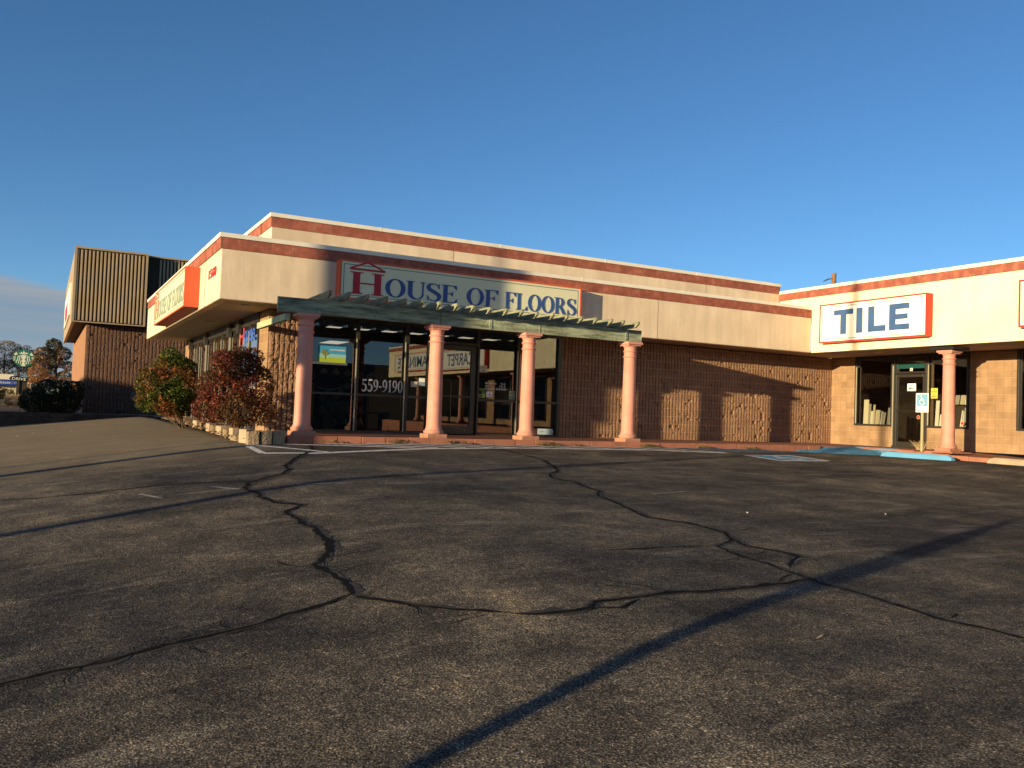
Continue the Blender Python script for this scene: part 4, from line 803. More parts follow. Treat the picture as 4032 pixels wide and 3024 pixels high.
def wheelstop(x, y0, y1, label, mm):
    z = gz(x, (y0+y1)/2)-.01; t = thing('wheel_stop', (x, (y0+y1)/2, z), label, 'wheel stop', 'concrete wheel stops'); m = MB(); sl = (gz(x, y1)-gz(x, y0))
    pf = [(-.085, 0), (.085, 0), (.062, .09), (.035, .13), (-.035, .13), (-.062, .09)]; secs = []
    for yy, k in ((y0, .0), (y0, .45), (y0+.03, .72), (y0+.14, 1), (y1-.14, 1), (y1-.03, .72), (y1, .45), (y1, 0)):
        zz = z+sl*(yy-y0)/(y1-y0); secs.append([(x+a*(1 if k > .5 else .96), yy, zz+min(c, .13*k)) for a, c in pf])
    for s in secs: m.v += s
    n_ = len(pf); m.f = [(i*n_+k, i*n_+(k+1) % n_, (i+1)*n_+(k+1) % n_, (i+1)*n_+k) for i in range(len(secs)-1) for k in range(n_)]
    m.build('concrete_bar', mm, t, bevel=.008)
wheelstop(15.02, -4.72, -2.88, 'blue painted wheel stop in front of the wing column', M_['blueconc'])
wheelstop(15.02, -7.35, -5.55, 'bare concrete wheel stop cut by the right edge', M_['conc'])
# ------------------------------------------------------------------ planter blocks, soil and bushes
sm = MB(); n1 = 44
edge_ = [(1.0, -1.55), (.32, -1.55), (.36, .6), (.38, 2.2), (.40, 4.5), (.34, 6.7), (.45, 12.0)]
ysl = [-1.55+i*14/n1 for i in range(n1+1)]
for j, y in enumerate(ysl):
    xl = interp(y, [-1.55, .6, 4.5, 6.7, 12], [.34, .36, .40, .36, .45])
    for i in range(5):
        x = xl+(1.22-xl)*i/4; sm.v.append((x, y, max(gz(.3, y), -.1)+(.0 if i == 0 else .06)+noise.noise(Vector((x*4, y*4, 0)))*.03))
sm.f = [(j*5+i, j*5+i+1, j*5+i+6, j*5+i+5) for j in range(n1) for i in range(4)]
tag(sm.build('planter_soil', M_['soil'], smooth=True), kind='structure')
r = random.Random(4); labs = []
front = [(.30, -1.66, .215, .2), (.525, -1.64, .21, .2), (.745, -1.65, .20, .2)]
blocks = [(x, y, .205, .17, .235, 0) for x, y, _, _ in front]
lab = ['rough garden block at the outer corner of the front planter row', 'rough garden block in the middle of the front planter row', 'rough garden block of the front planter row touching the kerb']
def gblock(x, y, z, lx, ly, h_, rot, label, mm='stoneblk'):
    t = thing('garden_block', (x, y, z), label, 'garden block', 'blocks edging the planter'); m = MB(); c, s = math.cos(rot), math.sin(rot)
    n_ = 6; vs = []; 
    m2 = MB(); m2.box(-lx/2, lx/2, -ly/2, ly/2, 0, h_)
    m.add([(x+a*c-b_*s, y+a*s+b_*c, z+d+(0 if d == 0 else (a*.06))) for a, b_, d in m2.v], m2.f); m.build('block', M_[mm], t, bevel=.012)
for i, (x, y, lx, ly, h_, rt_) in enumerate(blocks): gblock(x+.10, y+.02, -.19, lx-.006, ly, h_+.02+.01*i, r.random()*.04-.02, lab[i])
k = 0
names_ = ['tilted garden block standing behind the front corner block', 'flat pale garden slab left of the front row of blocks', 'garden block beside the stem of the red bush', 'low garden block under the red bush', 'garden block peeping out below the left of the red bush', 'square garden block between the two bushes', 'tall pale garden block standing between the bushes', 'low garden block near the foot of the green bush', 'garden block half buried in leaves under the green bush']
for (y, h_, lx, ly, rr) in [(-1.25, .24, .16, .2, .5), (-.85, .10, .22, .42, .3), (-.30, .20, .2, .22, .1), (.35, .14, .2, .36, 0), (1.1, .17, .2, .36, .1), (1.9, .15, .2, .34, 0), (2.6, .24, .16, .2, .2), (3.4, .14, .2, .34, 0), (4.4, .16, .2, .34, .1)]:
    gblock(interp(y, [-1.55, .6, 4.5], [.36, .38, .42]), y, gz(.3, y)-.03, lx, ly, h_+.03, rr, names_[k], 'stoneblk' if k % 2 else 'conc'); k += 1

def leaf_cloud(mb, blobs, n, size, r, flat=.5):
    """many small leaf faces spread through several ellipsoid clumps"""
    tot = sum(b_[3]*b_[4]*b_[5] for b_ in blobs)
    for (cx, cy, cz, rx, ry, rz) in blobs:
        for i in range(int(n*rx*ry*rz/tot)):
            while True:
                d = Vector((r.uniform(-1, 1), r.uniform(-1, 1), r.uniform(-1, 1)))
                if .05 < d.length < 1: break
            d = d.normalized()*(d.length**.45)
            q = noise.noise(Vector((cx+d.x*2.1, cy+d.y*2.1, cz+d.z*2.1)))
            if q < -.36: continue
            s = 1+.22*noise.noise(Vector((d.x*2.5+cx, d.y*2.5, d.z*2.5+cz)))
            p = Vector((cx+d.x*rx*s, cy+d.y*ry*s, cz+d.z*rz*s)); a = Vector((r.uniform(-1, 1), r.uniform(-1, 1), r.uniform(-.6, .6))).normalized()
            b_ = a.cross(Vector((r.uniform(-.5, .5), r.uniform(-.5, .5), 1))).normalized(); l = size*r.uniform(.6, 1.35); w2 = l*flat*.5
            mb.add([p-a*l*.5, p+b_*w2, p+a*l*.5+Vector((0, 0, -l*.15)), p-b_*w2], [(0, 1, 2, 3)])
def stems(mb, base_, tops, r0, r, n=5):
    for t_ in tops:
        p0 = Vector(base_)+Vector((r.uniform(-.08, .08), r.uniform(-.08, .08), 0)); p1 = Vector(t_); pts = [p0.lerp(p1, k/4)+Vector((r.uniform(-.04, .04), r.uniform(-.04, .04), 0))*(k > 0) for k in range(5)]
        mb.tube(pts, [r0*(1-.17*k) for k in range(5)], n)
R1 = random.Random(21)
bush = thing('bush', (.42, -.35, -.05), 'dark red autumn coloured bush beside the left pergola column', 'bush', 'bushes by the shop corner')
bl = [(.36, -.30, 1.20, .45, .42, .34), (.12, .05, .82, .42, .45, .38), (.62, -.55, .86, .36, .35, .42), (.40, -.40, .44, .50, .45, .32), (-.02, .3, .42, .32, .4, .27), (.72, -.75, .42, .28, .22, .28), (.62, -.1, 1.42, .24, .22, .20), (.12, -.2, 1.36, .26, .25, .18), (.38, -.3, 1.50, .2, .2, .12)]
m = MB(); leaf_cloud(m, bl, 27000, .056, R1); m.build('foliage', leaf_mat('red_leaves', [(0, (.03, .010, .008)), (.35, (.09, .022, .016)), (.65, (.17, .035, .026)), (.85, (.24, .075, .035)), (1, (.50, .09, .06))], 1.9, [(0, (.03, .02, .010)), (.5, (.12, .06, .028)), (1, (.24, .12, .05))]), bush)
m = MB(); stems(m, (.42, -.4, -.1), [(b_[0], b_[1], b_[2]) for b_ in bl], .016, R1); m.build('stems', M_['bark'], bush)
bush2 = thing('bush', (-.3, 3.1, 0), 'larger green bush with orange and red tinged leaves left of the red one', 'bush', 'bushes by the shop corner')
bl = [(-.36, 3.1, 1.18, .42, .5, .42), (-.74, 3.0, .88, .38, .5, .42), (-.20, 2.8, .82, .36, .5, .42), (-.45, 2.8, .58, .50, .5, .36), (-.86, 3.2, .55, .24, .4, .25), (-.42, 3.2, 1.50, .22, .3, .22), (-.08, 3.0, 1.22, .22, .3, .26), (-.28, 2.8, .40, .32, .3, .2)]
m = MB(); leaf_cloud(m, bl, 27000, .062, R1); m.build('foliage', leaf_mat('green_leaves', [(0, (.012, .028, .008)), (.45, (.035, .075, .016)), (.8, (.10, .14, .025)), (1, (.24, .24, .04))], 1.35, [(0, (.05, .03, .012)), (.4, (.16, .095, .03)), (.8, (.34, .13, .045)), (1, (.5, .08, .05))]), bush2)
m = MB(); stems(m, (-.1, 3.1, -.05), [(b_[0], b_[1], b_[2]) for b_ in bl], .018, R1); m.build('stems', M_['bark'], bush2)
# leaf litter in the planter
m = MB(); leaf_cloud(m, [(.55, y, gz(.3, y)+.05, .45, .9, .05) for y in (-.6, 1, 3, 5, 7)], 1500, .05, R1, .7)
tag(m.build('leaf_litter', leaf_mat('litter', [(0, (.10, .06, .03)), (.5, (.30, .18, .09)), (1, (.5, .28, .15))])), 'brown fallen leaves spread over the planter soil', 'fallen leaves', kind='stuff')
# weeds at the kerb foot
wmat = leaf_mat('weed_leaves', [(0, (.05, .08, .02)), (.5, (.13, .15, .04)), (1, (.26, .17, .07))])
for i, (x, n_, s, l) in enumerate([(1.75, 60, .9, 'thin weeds at the kerb foot right of the first column'), (3.05, 150, 1.25, 'weeds at the kerb foot midway between the first two columns'), (4.25, 130, 1.2, 'weeds at the kerb foot just right of the second column'), (6.32, 200, 1.25, 'bushy green weed at the plinth of the third column'), (7.0, 50, .6, 'small weed between the third and fourth columns'), (8.9, 190, 1.1, 'bushy green weed at the plinth of the fourth column'), (10.45, 80, .9, 'low weed at the kerb right of the fourth column'), (11.9, 90, 1.0, 'weed and dry leaves at the kerb under the widest wall shadow'), (13.7, 70, .9, 'low weed at the kerb near the blue paint'), (14.2, 70, .9, 'last weed of the kerb by the blue ramp')]):
    t = thing('weed', (x, -1.72, gz(x, -1.72)), l, 'weed', 'weeds along the kerb'); m = MB(); leaf_cloud(m, [(x, -1.70, gz(x, -1.7)+.03, .20*s, .06, .045*s), (x+.12*s, -1.72, gz(x, -1.7)+.02, .16*s, .05, .03)], n_, .045, R1, .5); m.build('leaves', wmat, t)
t = thing('dry_weed', (16.9, -2.75, 0), 'dry straw coloured tumbleweed tuft beside the wing door step', 'dry weed'); m = MB(); r = random.Random(9)
for i in range(60):
    a = r.random()*6.28; l = .12+.16*r.random(); b0 = Vector((16.3+r.uniform(-.03, .03), -2.95+r.uniform(-.1, .1), .0)); d = Vector((math.cos(a)*.5, math.sin(a)*.8, .9)).normalized()*l; mid = b0+d*.6+Vector((0, 0, .02)); m.tube([b0, mid, b0+d+Vector((r.uniform(-.05, .05), r.uniform(-.08, .08), 0))], .003, 3, False)
m.build('twigs', mat('straw', (.45, .32, .17)), t)
# ------------------------------------------------------------------ neighbour building on the left
nb_ = thing('mansard_building', (-1.55, 18, 0), 'brown split face building with ribbed metal mansard behind the green bush', 'commercial building')
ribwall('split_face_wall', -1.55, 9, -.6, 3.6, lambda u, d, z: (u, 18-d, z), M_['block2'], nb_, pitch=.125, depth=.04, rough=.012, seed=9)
m = MB(); m.box(-1.56, -1.3, 18.06, 33.5, -.6, 3.6); m.build('side_wall', M_['walltan'], nb_)
m = MB(); m.box(-1.3, 9, 18.2, 33.5, -.6, 3.5); m.build('core_wall', M_['dark'], nb_)
def mans(x0, x1, y, z0, z1, name, pitch=.127, rib=.05, pr=.05):
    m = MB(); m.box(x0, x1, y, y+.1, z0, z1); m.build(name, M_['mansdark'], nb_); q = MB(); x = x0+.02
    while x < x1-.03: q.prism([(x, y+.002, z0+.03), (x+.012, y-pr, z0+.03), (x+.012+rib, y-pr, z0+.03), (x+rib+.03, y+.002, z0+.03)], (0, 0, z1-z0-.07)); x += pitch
    q.build('standing_ribs', M_['mansard'], nb_)
Y2 = 17.55
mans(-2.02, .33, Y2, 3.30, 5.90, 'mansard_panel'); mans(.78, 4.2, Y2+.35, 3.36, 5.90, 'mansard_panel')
m = MB(); m.box(-2.07, .36, Y2-.07, Y2+.3, 5.90, 5.97); m.box(-2.07, .36, Y2-.06, Y2+.05, 3.26, 3.30); m.box(-2.07, -1.99, Y2-.065, Y2+.08, 3.30, 5.90); m.box(.29, .36, Y2-.065, Y2+.30, 3.30, 5.90); m.box(.36, 4.2, Y2+.28, Y2+.6, 5.90, 5.96); m.build('metal_trim', M_['mansard'], nb_)
m = MB(); m.box(.36, .78, Y2+.40, Y2+.5, 3.3, 5.90)
m.build('recessed_panel', M_['mansdark'], nb_)
m = MB(); m.box(-2.05, -1.95, Y2+.1, 31.9, 3.28, 5.93); m.build('side_mansard', M_['mansard'], nb_)
m = MB(); m.box(-1.95, 4.2, Y2+.1, 31.9, 3.32, 3.36); m.build('overhang_soffit', M_['dark'], nb_); m = MB(); m.box(-1.95, 4.2, Y2+.5, 31.9, 5.8, 5.88); m.build('flat_roof', M_['ceil'], nb_)
sg = thing('facade_sign', (-2.06, 24, 4), 'white and red sign panel on the far side of the ribbed mansard', 'sign'); m = MB(); m.box(-2.11, -2.052, 20.5, 29, 3.75, 5.0); m.build('sign_panel', M_['signw2'], sg); m = MB(); m.box(-2.118, -2.111, 23, 27, 3.85, 4.5); m.build('red_patch', M_['redl'], sg)
m = MB(); m.box(.05, .35, 17.93, 18, .55, .85); m.build('meter_box', mat('meter_brown', (.2, .13, .1)), nb_)
# timber edging and raised bed
k = 0
for (x0, x1, z0, z1, yy, l) in [(-9.5, -2.6, -.13, .035, 15.02, 'upper dark timber sleeper left of the hedge gap'), (-2.59, .55, -.13, .03, 15.02, 'upper dark timber sleeper in front of the brown wall'), (-9.5, -1.65, -.33, -.135, 14.98, 'lower dark timber sleeper on the left'), (-1.64, .95, -.33, -.135, 14.98, 'lower dark timber sleeper on the right')]:
    t = thing('timber_sleeper', (x0, yy, z0), l, 'timber', 'timber edging'); m = MB(); m.box(x0, x1, yy-.1, yy+.1, z0-(.15 if z0 < -.2 else 0), z1); m.build('beam', M_['timber'], t, bevel=.012)
bm_ = MB(); X_ = [-300, -120, -60, -30, -18, -12, -9, -7, -5, -3, -1, 1, 4]; Y_ = [15.1, 16, 18, 21, 25, 30, 37, 46, 60, 90, 150, 400]
bm_.v = [(x, y, interp(y, [15.1, 45, 60, 150, 400], [-.02, .36, .55, .8, 2])+noise.noise(Vector((x*.7, y*.7, 0)))*.05) for y in Y_ for x in X_]
bm_.f = [(j*13+i, j*13+i+1, (j+1)*13+i+1, (j+1)*13+i) for j in range(len(Y_)-1) for i in range(12)]
tag(bm_.build('planting_bed_ground', M_['earth'], smooth=True), kind='structure')
R2 = random.Random(33)
hd = thing('hedge', (-2.5, 16.4, 0), 'dark dense juniper hedge in shade before the brown building', 'hedge'); m = MB()
leaf_cloud(m, [(-2.55, 16.5, .62, .68, .8, .54), (-3.05, 16.5, .42, .50, .7, .42), (-1.98, 16.6, .66, .36, .7, .50), (-2.3, 16.3, .35, .7, .6, .38), (-1.75, 16.7, .8, .22, .5, .36), (-2.9, 16.2, .2, .6, .4, .22)], 22000, .085, R2, .45); m.build('foliage', leaf_mat('juniper', [(0, (.012, .018, .010)), (.6, (.035, .048, .025)), (1, (.07, .085, .045))]), hd)
def tree(name, label, cat, x, y, z, blobs, n, size, lm, trunk=.1, group=None, spread=None):
    t = thing(name, (x, y, z), label, cat, group); m = MB(); leaf_cloud(m, blobs, n, size, R2, .55); m.build('crown', lm, t)
    m = MB(); top = max(b_[2] for b_ in blobs); m.tube([(x, y, z), (x+.03, y, z+(top-z)*.5), (x-.02, y, top)], [trunk, trunk*.7, trunk*.3], 8)
    for b_ in blobs:
        p0 = Vector((x, y, z+(b_[2]-z)*.6)); m.tube([p0, p0.lerp(Vector(b_[:3]), .6)+Vector((0, 0, .05)), Vector(b_[:3])], [trunk*.4, trunk*.25, trunk*.12], 5)
    m.build('trunk', M_['bark'], t, smooth=True)
pine = leaf_mat('pine_mix', [(0, (.02, .03, .012)), (.5, (.06, .07, .025)), (1, (.16, .13, .06))], .9, [(0, (.12, .07, .04)), (.5, (.28, .17, .10)), (1, (.42, .27, .17))])
tree('pine_tree', 'tall thinly leaved tree with rusty tips behind the hedge', 'tree', -2.3, 35, .2, [(-2.45, 35, 3.3, .42, .5, .38), (-2.9, 35, 2.85, .48, .5, .34), (-2.0, 35, 2.9, .42, .5, .38), (-3.1, 35, 2.35, .38, .5, .3), (-2.35, 35, 2.45, .45, .5, .36), (-1.7, 35, 2.25, .30, .4, .28), (-1.85, 35, 1.75, .38, .4, .24), (-2.7, 35, 1.85, .40, .4, .3)], 9000, .11, pine, .09)
tree('orange_shrub', 'rust coloured leafy shrub beside the round green sign', 'shrub', -3.1, 33, .2, [(-3.15, 33, 1.75, .42, .5, .45), (-2.75, 33, 1.45, .45, .5, .35), (-3.2, 33, 1.2, .35, .4, .4), (-2.3, 33, 1.3, .4, .4, .3), (-1.8, 33, 1.3, .35, .4, .3)], 5200, .09, leaf_mat('rust_leaves', [(0, (.14, .08, .03)), (.5, (.34, .18, .08)), (1, (.50, .30, .14))]), .05)
pale = leaf_mat('bare_twigs', [(0, (.16, .13, .10)), (1, (.36, .30, .23))])
tree('bare_tree', 'pale leafless tree on the skyline behind the round sign', 'tree', -6.6, 90, .5, [(-6.4, 90, 5.0, 1.6, 1.6, 1.5), (-4.8, 90, 4.6, 1.3, 1.5, 1.5), (-3.2, 90, 4.2, 1.3, 1.5, 1.2), (-5.6, 90, 3.4, 1.8, 1.5, 1.2)], 13000, .17, pale, .16, 'distant trees')
tree('bare_tree', 'pinkish leafless tree on the skyline at the far left edge', 'tree', -9.4, 88, .5, [(-9.2, 88, 5.0, 1.3, 1.5, 1.4), (-8.2, 88, 4.0, 1.3, 1.5, 1.2)], 8000, .17, leaf_mat('pink_twigs', [(0, (.22, .13, .09)), (1, (.42, .27, .19))]), .16, 'distant trees')
tree('dark_shrub', 'low dark evergreen shrub at the far left edge', 'shrub', -4.6, 27, .2, [(-4.7, 27, .62, .45, .5, .34), (-4.25, 27.4, .6, .35, .4, .26)], 2600, .08, leaf_mat('dark_leaves', [(0, (.01, .014, .008)), (1, (.05, .055, .03))]), .04)
gs = thing('dry_bush', (-3.85, 24, 0), 'pale yellow dry bush left of the hedge', 'bush'); m = MB(); leaf_cloud(m, [(-3.85, 24, .35, .42, .4, .26), (-4.2, 24, .22, .3, .35, .18), (-3.6, 24.2, .40, .25, .3, .2)], 3600, .07, R2, .3); m.build('twigs', leaf_mat('straw_leaves', [(0, (.30, .22, .10)), (1, (.62, .50, .28))]), gs)
# round coffee sign on its posts
cs = thing('drive_through_sign', (-4.0, 45, .3), 'round green emblem sign on twin brown posts with DRIVE THRU board', 'pylon sign')
m = MB(); m.box(-4.30, -4.14, 45, 45.2, .2, 2.22); m.box(-3.72, -3.58, 45, 45.2, .2, 2.10); m.box(-4.14, -3.72, 45.02, 45.18, 2.08, 2.20); m.box(-4.14, -3.72, 45.05, 45.15, .2, 1.55); m.tube([(-3.98, 45.1, 2.2), (-3.98, 45.1, 2.5)], .04, 8); m.build('post', M_['timber'], cs)
SC = (-3.99, 44.98, 2.93)
def disc(mb, r_, y, ry=None): mb.prism([(SC[0]+r_*math.cos(t_*math.pi/24), y, SC[2]+(ry or r_)*math.sin(t_*math.pi/24)) for t_ in range(48)], (0, .05, 0))
m = MB(); m.prism([(SC[0]+.60*math.cos(t_*math.pi/24), 44.98, SC[2]+.53*math.sin(t_*math.pi/24)) for t_ in range(48)], (0, .2, 0)); m.build('green_disc', mat('sunlit_green', (.02, .16, .09), .4), cs)
m = MB()
def em(poly): m.prism([(SC[0]+a*.60, 44.97, SC[2]+b_*.53) for a, b_ in poly], (0, .008, 0))
for sgn in (-1, 1):
    for k_ in range(3):                                                  # wavy locks
        x0 = .10+k_*.15; pts = [(sgn*(x0+.05+.03*math.sin(k2*1.6)+(.10+.05*k_)*k2/6), .42-.07*k_-(1.15-.16*k_)*k2/6) for k2 in range(7)]
        for q_ in swidth(pts, [.085]*7): em(q_)
    for k_ in range(4): em([(sgn*.72, .18-.13*k_), (sgn*.93, .12-.13*k_), (sgn*.93, .05-.13*k_), (sgn*.72, .11-.13*k_)])   # side bars
    em([(sgn*.50, .42), (sgn*.72, .72), (sgn*.76, .52), (sgn*.92, .46), (sgn*.78, .28), (sgn*.66, .36)])
em([(-.42, .66), (-.36, .50), (.36, .50), (.42, .66), (.30, .58), (.22, .74), (.12, .60), (0, .92), (-.12, .60), (-.22, .74), (-.30, .58)])
em([(-.15, .42), (.15, .42), (.13, .10), (.22, -.2), (.10, -.5), (.2, -.93), (-.2, -.93), (-.10, -.5), (-.22, -.2), (-.13, .10)])
m.build('emblem', mat('emblem_cream', (.72, .70, .55), .5), cs)
m = MB(); m.prism([(-4.72, 44.95, 1.64), (-4.60, 44.95, 1.78), (-4.3, 44.95, 1.80), (-2.9, 44.95, 1.62), (-2.9, 44.95, 1.36), (-4.3, 44.95, 1.50), (-4.6, 44.95, 1.52)], (0, .1, 0)); m.build('board', M_['black'], cs)
m = MB(); fit_text(m, 'DRIVE THRU', (-4.56, 44.94, 1.56), (1, 0, -.03), (.12, 0, 1), 1.6, .165, (0, -1, 0), .0); m.build('board_text', mat('board_white', (.8, .78, .65)), cs)
# insurance office beyond
ib = thing('office_building', (-7, 55, .4), 'low cream office with blue banner at the far left edge', 'office building'); m = MB(); m.box(-16, -4.42, 55, 64, .3, 1.62); m.build('stone_wall', mat('pale_stone', (.52, .44, .27), .9, .1, bump=(8, .8, .05), var=(3.5, .35)), ib)
m = MB(); m.box(-16.2, -4.72, 54.6, 64.2, 1.72, 2.10); m.build('fascia', mat('office_fascia', (.78, .68, .50)), ib); m = MB(); m.box(-16, -4.15, 54.5, 54.6, 1.32, 1.72); m.build('banner', M_['allblue'], ib)
m = MB(); fit_text(m, 'allstate', (-5.75, 54.48, 1.42), (1, 0, 0), (0, 0, 1), .85, .20, (0, -1, 0), .0); m.box(-4.80, -4.79, 54.47, 54.49, 1.38, 1.62); fit_text(m, 'You are in', (-4.70, 54.48, 1.53), (1, 0, 0), (0, 0, 1), .22, .06, (0, -1, 0), .01); fit_text(m, 'good hands', (-4.70, 54.48, 1.44), (1, 0, 0), (0, 0, 1), .25, .06, (0, -1, 0), .01); m.build('banner_text', mat('banner_white', (.7, .7, .7)), ib)
# utility pole above the wing roof
up_ = thing('utility_pole', (50.66, 30, 0), 'brown wooden utility pole top with insulator arm rising over the wing roof', 'utility pole', 'utility poles'); m = MB(); m.tube([(50.66, 30, -1), (50.66, 30, 12.35)], [.24, .17], 12); m.build('pole', M_['pole'], up_, smooth=True)
m = MB(); m.tube([(50.6, 30, 12.0), (49.9, 30, 11.78), (49.5, 30, 11.6)], [.03, .06, .03], 6); 
for k_ in range(4): m.lathe([(.02, 0), (.09, .01), (.02, .05)], 49.75+.14*k_, 30, 8); m.v[-24:] = [(a, b_, c+11.72+.05*k_) for a, b_, c in m.v[-24:]]
m.build('insulator', M_['alu'], up_)
# ------------------------------------------------------------------ unseen things added left of the camera to cast shadows on the lot
def back(x, y, d): return (x-2.97*d/3.134, y-1.0*d/3.134)
def spole(label, x, y, d, h_, rad):
    a, b_ = back(x, y, d); z = gz(a, b_); t = thing('utility_pole', (a, b_, z), label, 'utility pole', 'utility poles'); m = MB(); m.tube([(a, b_, z-.2), (a, b_, z+h_)], [rad*1.05, rad*.9], 12); m.build('pole', M_['pole'], t, smooth=True); return t, a, b_, z  # unseen poles, added only for their shadows
spole('tall unseen wooden pole added left of the picture, its shadow reaching the TILE sign', 15.65, -1.46, 35, 11, .09)
spole('thin unseen pole added left of the picture for a faint shadow across the drive', .2, -.95, 14, 8, .03)  # unseen thin poles added to draw the faint lines of shadow
spole('thin unseen pole added farther left for a faint shadow on the upper drive', .12, 1.75, 15, 8, .028)
a, b_ = back(7.4, -10.75, 15); z = gz(a, b_); t = thing('shadow_post', (a, b_, z), 'unseen post with a bulky upper part, added to cast the long slanting foreground shadow', 'post')  # unseen post, shaped to throw the slanting foreground shadow
S1 = Vector((-1.509, -13.876, 0)); S2 = Vector((7.4, -10.75, 0)); S1.z = gz(*S1.xy); S2.z = gz(*S2.xy)
U_ = Vector((-2.97/3.134, -1/3.134, .1149)); P2_ = S2+U_*15; P1_ = S1+U_*(15-(S2-S1).length); P0_ = P1_+(P1_-P2_)*.45
m = MB(); L_ = lambda k: P1_.lerp(P2_, k)
m.tube([P0_, P1_, L_(.42), L_(.50), L_(.72), L_(.86), L_(1.0)], [.052, .052, .068, .12, .12, .085, .045], 12); m.build('post', M_['pole'], t, smooth=True)
# unseen pylon panel added to cast the broad soft shadow on the fascia
px, py = back(4.2, 0, 17); n_ = Vector((-1.0, 2.97, 0)).normalized(); dz = 17*.1149
def shade_x(X): return Vector((px + X-4.2, py, 0))
pl = thing('shadow_pylon', (px, py, -1.3), 'broad unseen panel added left of the picture to shade the middle of the fascia', 'pylon sign'); m = MB()
def pbox(X0, X1, z0, z1, th=.3):
    a = shade_x(X0); c = shade_x(X1); s = Vector((SUN.x, SUN.y, 0)).normalized()*th
    m.prism([(a.x, a.y, z0), (c.x, c.y, z0), (c.x, c.y, z1), (a.x, a.y, z1)], (0, -.06, 0))
pbox(1.9, 6.6, .75+dz, 3.93+dz); pbox(6.6, 8.7, 1.62+dz, 2.2+dz); m.build('cabinet', M_['grey'], pl)
m = MB()
for X in (6.05,): q_ = shade_x(X); m.tube([(q_.x, q_.y, -1.6), (q_.x, q_.y, .8+dz)], .12, 12)
m.build('post', M_['grey'], pl, smooth=True)  # post of the unseen panel added for shade
hb = thing('shade_block', (-30, 10, -1), 'low unseen block added left of the picture to shade the hedge and timber edging', 'building'); m = MB(); m.box(-36, -26, 5.9, 13.5, -1.5, 4.1); m.build('wall', M_['walltan'], hb); m = MB(); m.box(-36.2, -25.9, 5.8, 13.6, 4.1, 4.25); m.build('roof', M_['ceil'], hb)  # unseen block added only to shade the hedge and sleepers
# buildings across the lot, mirrored in the glass
fb = thing('far_store_building', (20, -62, -2), 'long low dark store across the lot, mirrored in the shop windows', 'store building'); m = MB(); m.box(-12, 70, -75, -62, -4, 4.6); m.build('wall', mat('far_wall', (.10, .085, .075)), fb); m = MB(); m.box(-12.3, 70.3, -75.3, -61.7, 4.6, 4.9); m.build('parapet', mat('far_parapet', (.16, .13, .11)), fb)
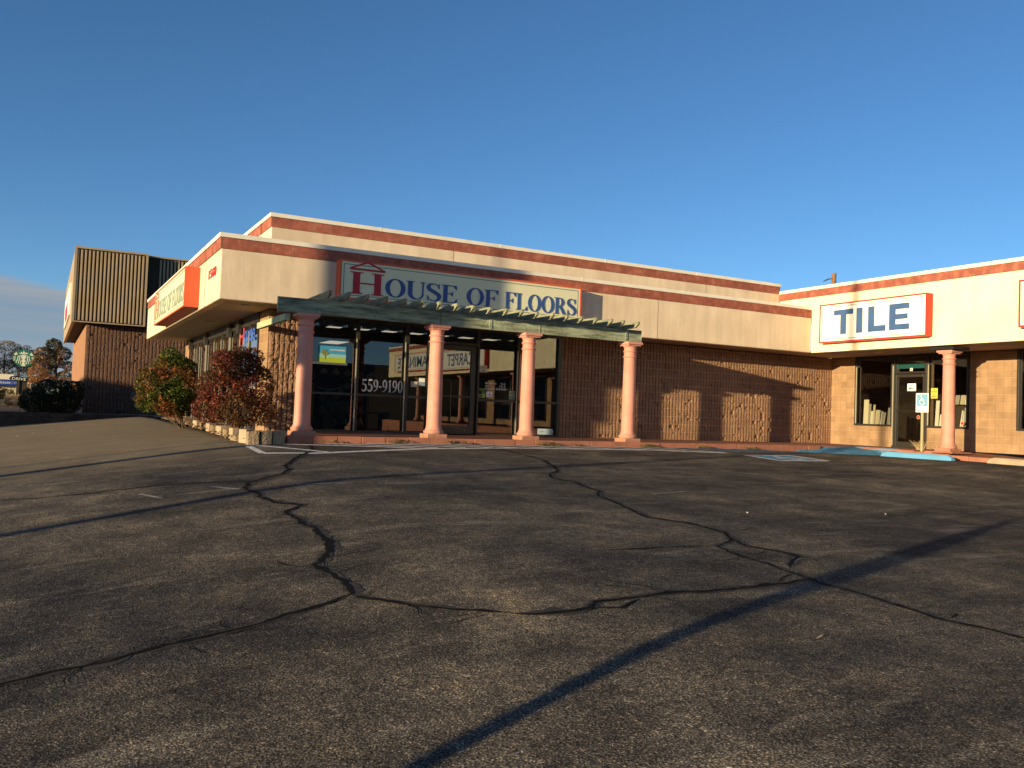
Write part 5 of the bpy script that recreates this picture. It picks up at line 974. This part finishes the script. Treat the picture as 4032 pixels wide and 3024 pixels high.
# parked pickup behind the camera, mirrored in the glass
def car(x, y, rz, label, body):
    z = gz(x, y); t = thing('parked_car', (x, y, z), label, 'car', 'cars parked behind the photographer'); c, s = math.cos(rz), math.sin(rz)
    def tr(mb_): mb_.v = [(x+a*c-b_*s, y+a*s+b_*c, z+d) for a, b_, d in mb_.v]; return mb_
    m = MB(); prof = [(-2.2, .35), (-2.25, .75), (-2.1, .95), (-1.6, 1.0), (-1.35, 1.0), (-.9, 1.55), (1.2, 1.6), (1.9, 1.1), (2.2, 1.0), (2.25, .4)]
    m.prism([(a, -.88, d) for a, d in prof], (0, 1.76, 0)); tr(m).build('body', body, t, bevel=.06)
    m = MB()
    for yy in (-.89, .885): m.prism([(a, yy, d) for a, d in [(-1.1, 1.05), (-.8, 1.48), (1.1, 1.52), (1.6, 1.1)]], (0, .006, 0))
    m.prism([(-1.34, -.75, 1.04), (-1.34, .75, 1.04), (-.94, .7, 1.52), (-.94, -.7, 1.52)], (-.01, 0, .008)); m.prism([(1.3, -.75, 1.56), (1.3, .75, 1.56), (1.9, .78, 1.13), (1.9, -.78, 1.13)], (.01, 0, .012)); tr(m).build('windows', M_['black'], t)
    for a in (-1.4, 1.4):
        for b_ in (-.80, .80):
            m = MB(); m.prism([(a+.34*math.cos(k_*math.pi/10), b_-.1, .34+.34*math.sin(k_*math.pi/10)) for k_ in range(20)], (0, .2, 0)); w_ = tr(m).build('wheel', M_['black'], t)
    for b_ in (-.78, .60): m = MB(); m.box(2.24, 2.27, b_, b_+.2, .72, 1.0); tr(m).build('tail_light', mat('tail_red', (.6, .01, .01), .2, .6), t)
car(4.5, -18.5, math.radians(95), 'dark red car parked right of the photographer, mirrored in the glass', mat('car_red', (.16, .012, .015), .25, .6, coat=1))
# ------------------------------------------------------------------ litter on the asphalt
r = random.Random(8)
for i, (x, y, l) in enumerate([(4.08, -9.78, 'small white pebble left of centre right on the asphalt'), (5.88, -10.15, 'small white pebble farther right on the asphalt')]):
    z = gmesh(x, y); t = thing('pebble', (x, y, z), l, 'pebble', 'white pebbles'); m = MB(); m.lathe([(.001, z), (.008, z+.002), (.010, z+.006), (.006, z+.011), (.001, z+.012)], x, y, 10); m.build('stone', M_['white'], t, smooth=True)
for i, (x, y, l) in enumerate([(.96, -13.6, 'small dry leaf lying on the foreground asphalt'), (.74, -14.81, 'curled pale leaf scrap near the right edge of the foreground')]):
    x = (.96, 2.05)[i]; y = (-13.6, -14.62)[i]; z = gmesh(x, y); t = thing('dry_leaf', (x, y, z), l, 'leaf', 'dry leaves on the asphalt'); m = MB(); m.add([(x-.03, y, z+.004), (x, y-.012, z+.012), (x+.03, y+.004, z+.02), (x, y+.014, z+.006)], [(0, 1, 2, 3)]); m.build('blade', mat('leaf_tan', (.4, .28, .16)), t)
for i, (x, y) in enumerate([(-3.3, 5.6), (-3.0, 6.5), (-2.6, 7.2), (-2.2, 6.2)]):
    z = gmesh(x, y); t = thing('paper_scrap', (x, y, z), 'tiny white paper scrap on the far left drive', 'litter', 'white litter scraps'); m = MB(); m.add([(x-.02, y, z+.006), (x+.02, y-.015, z+.012), (x+.025, y+.015, z+.02), (x-.015, y+.02, z+.008)], [(0, 1, 2, 3)]); m.build('paper', M_['white'], t)
for o in COL.objects:
    if '_o' in o: del o['_o']
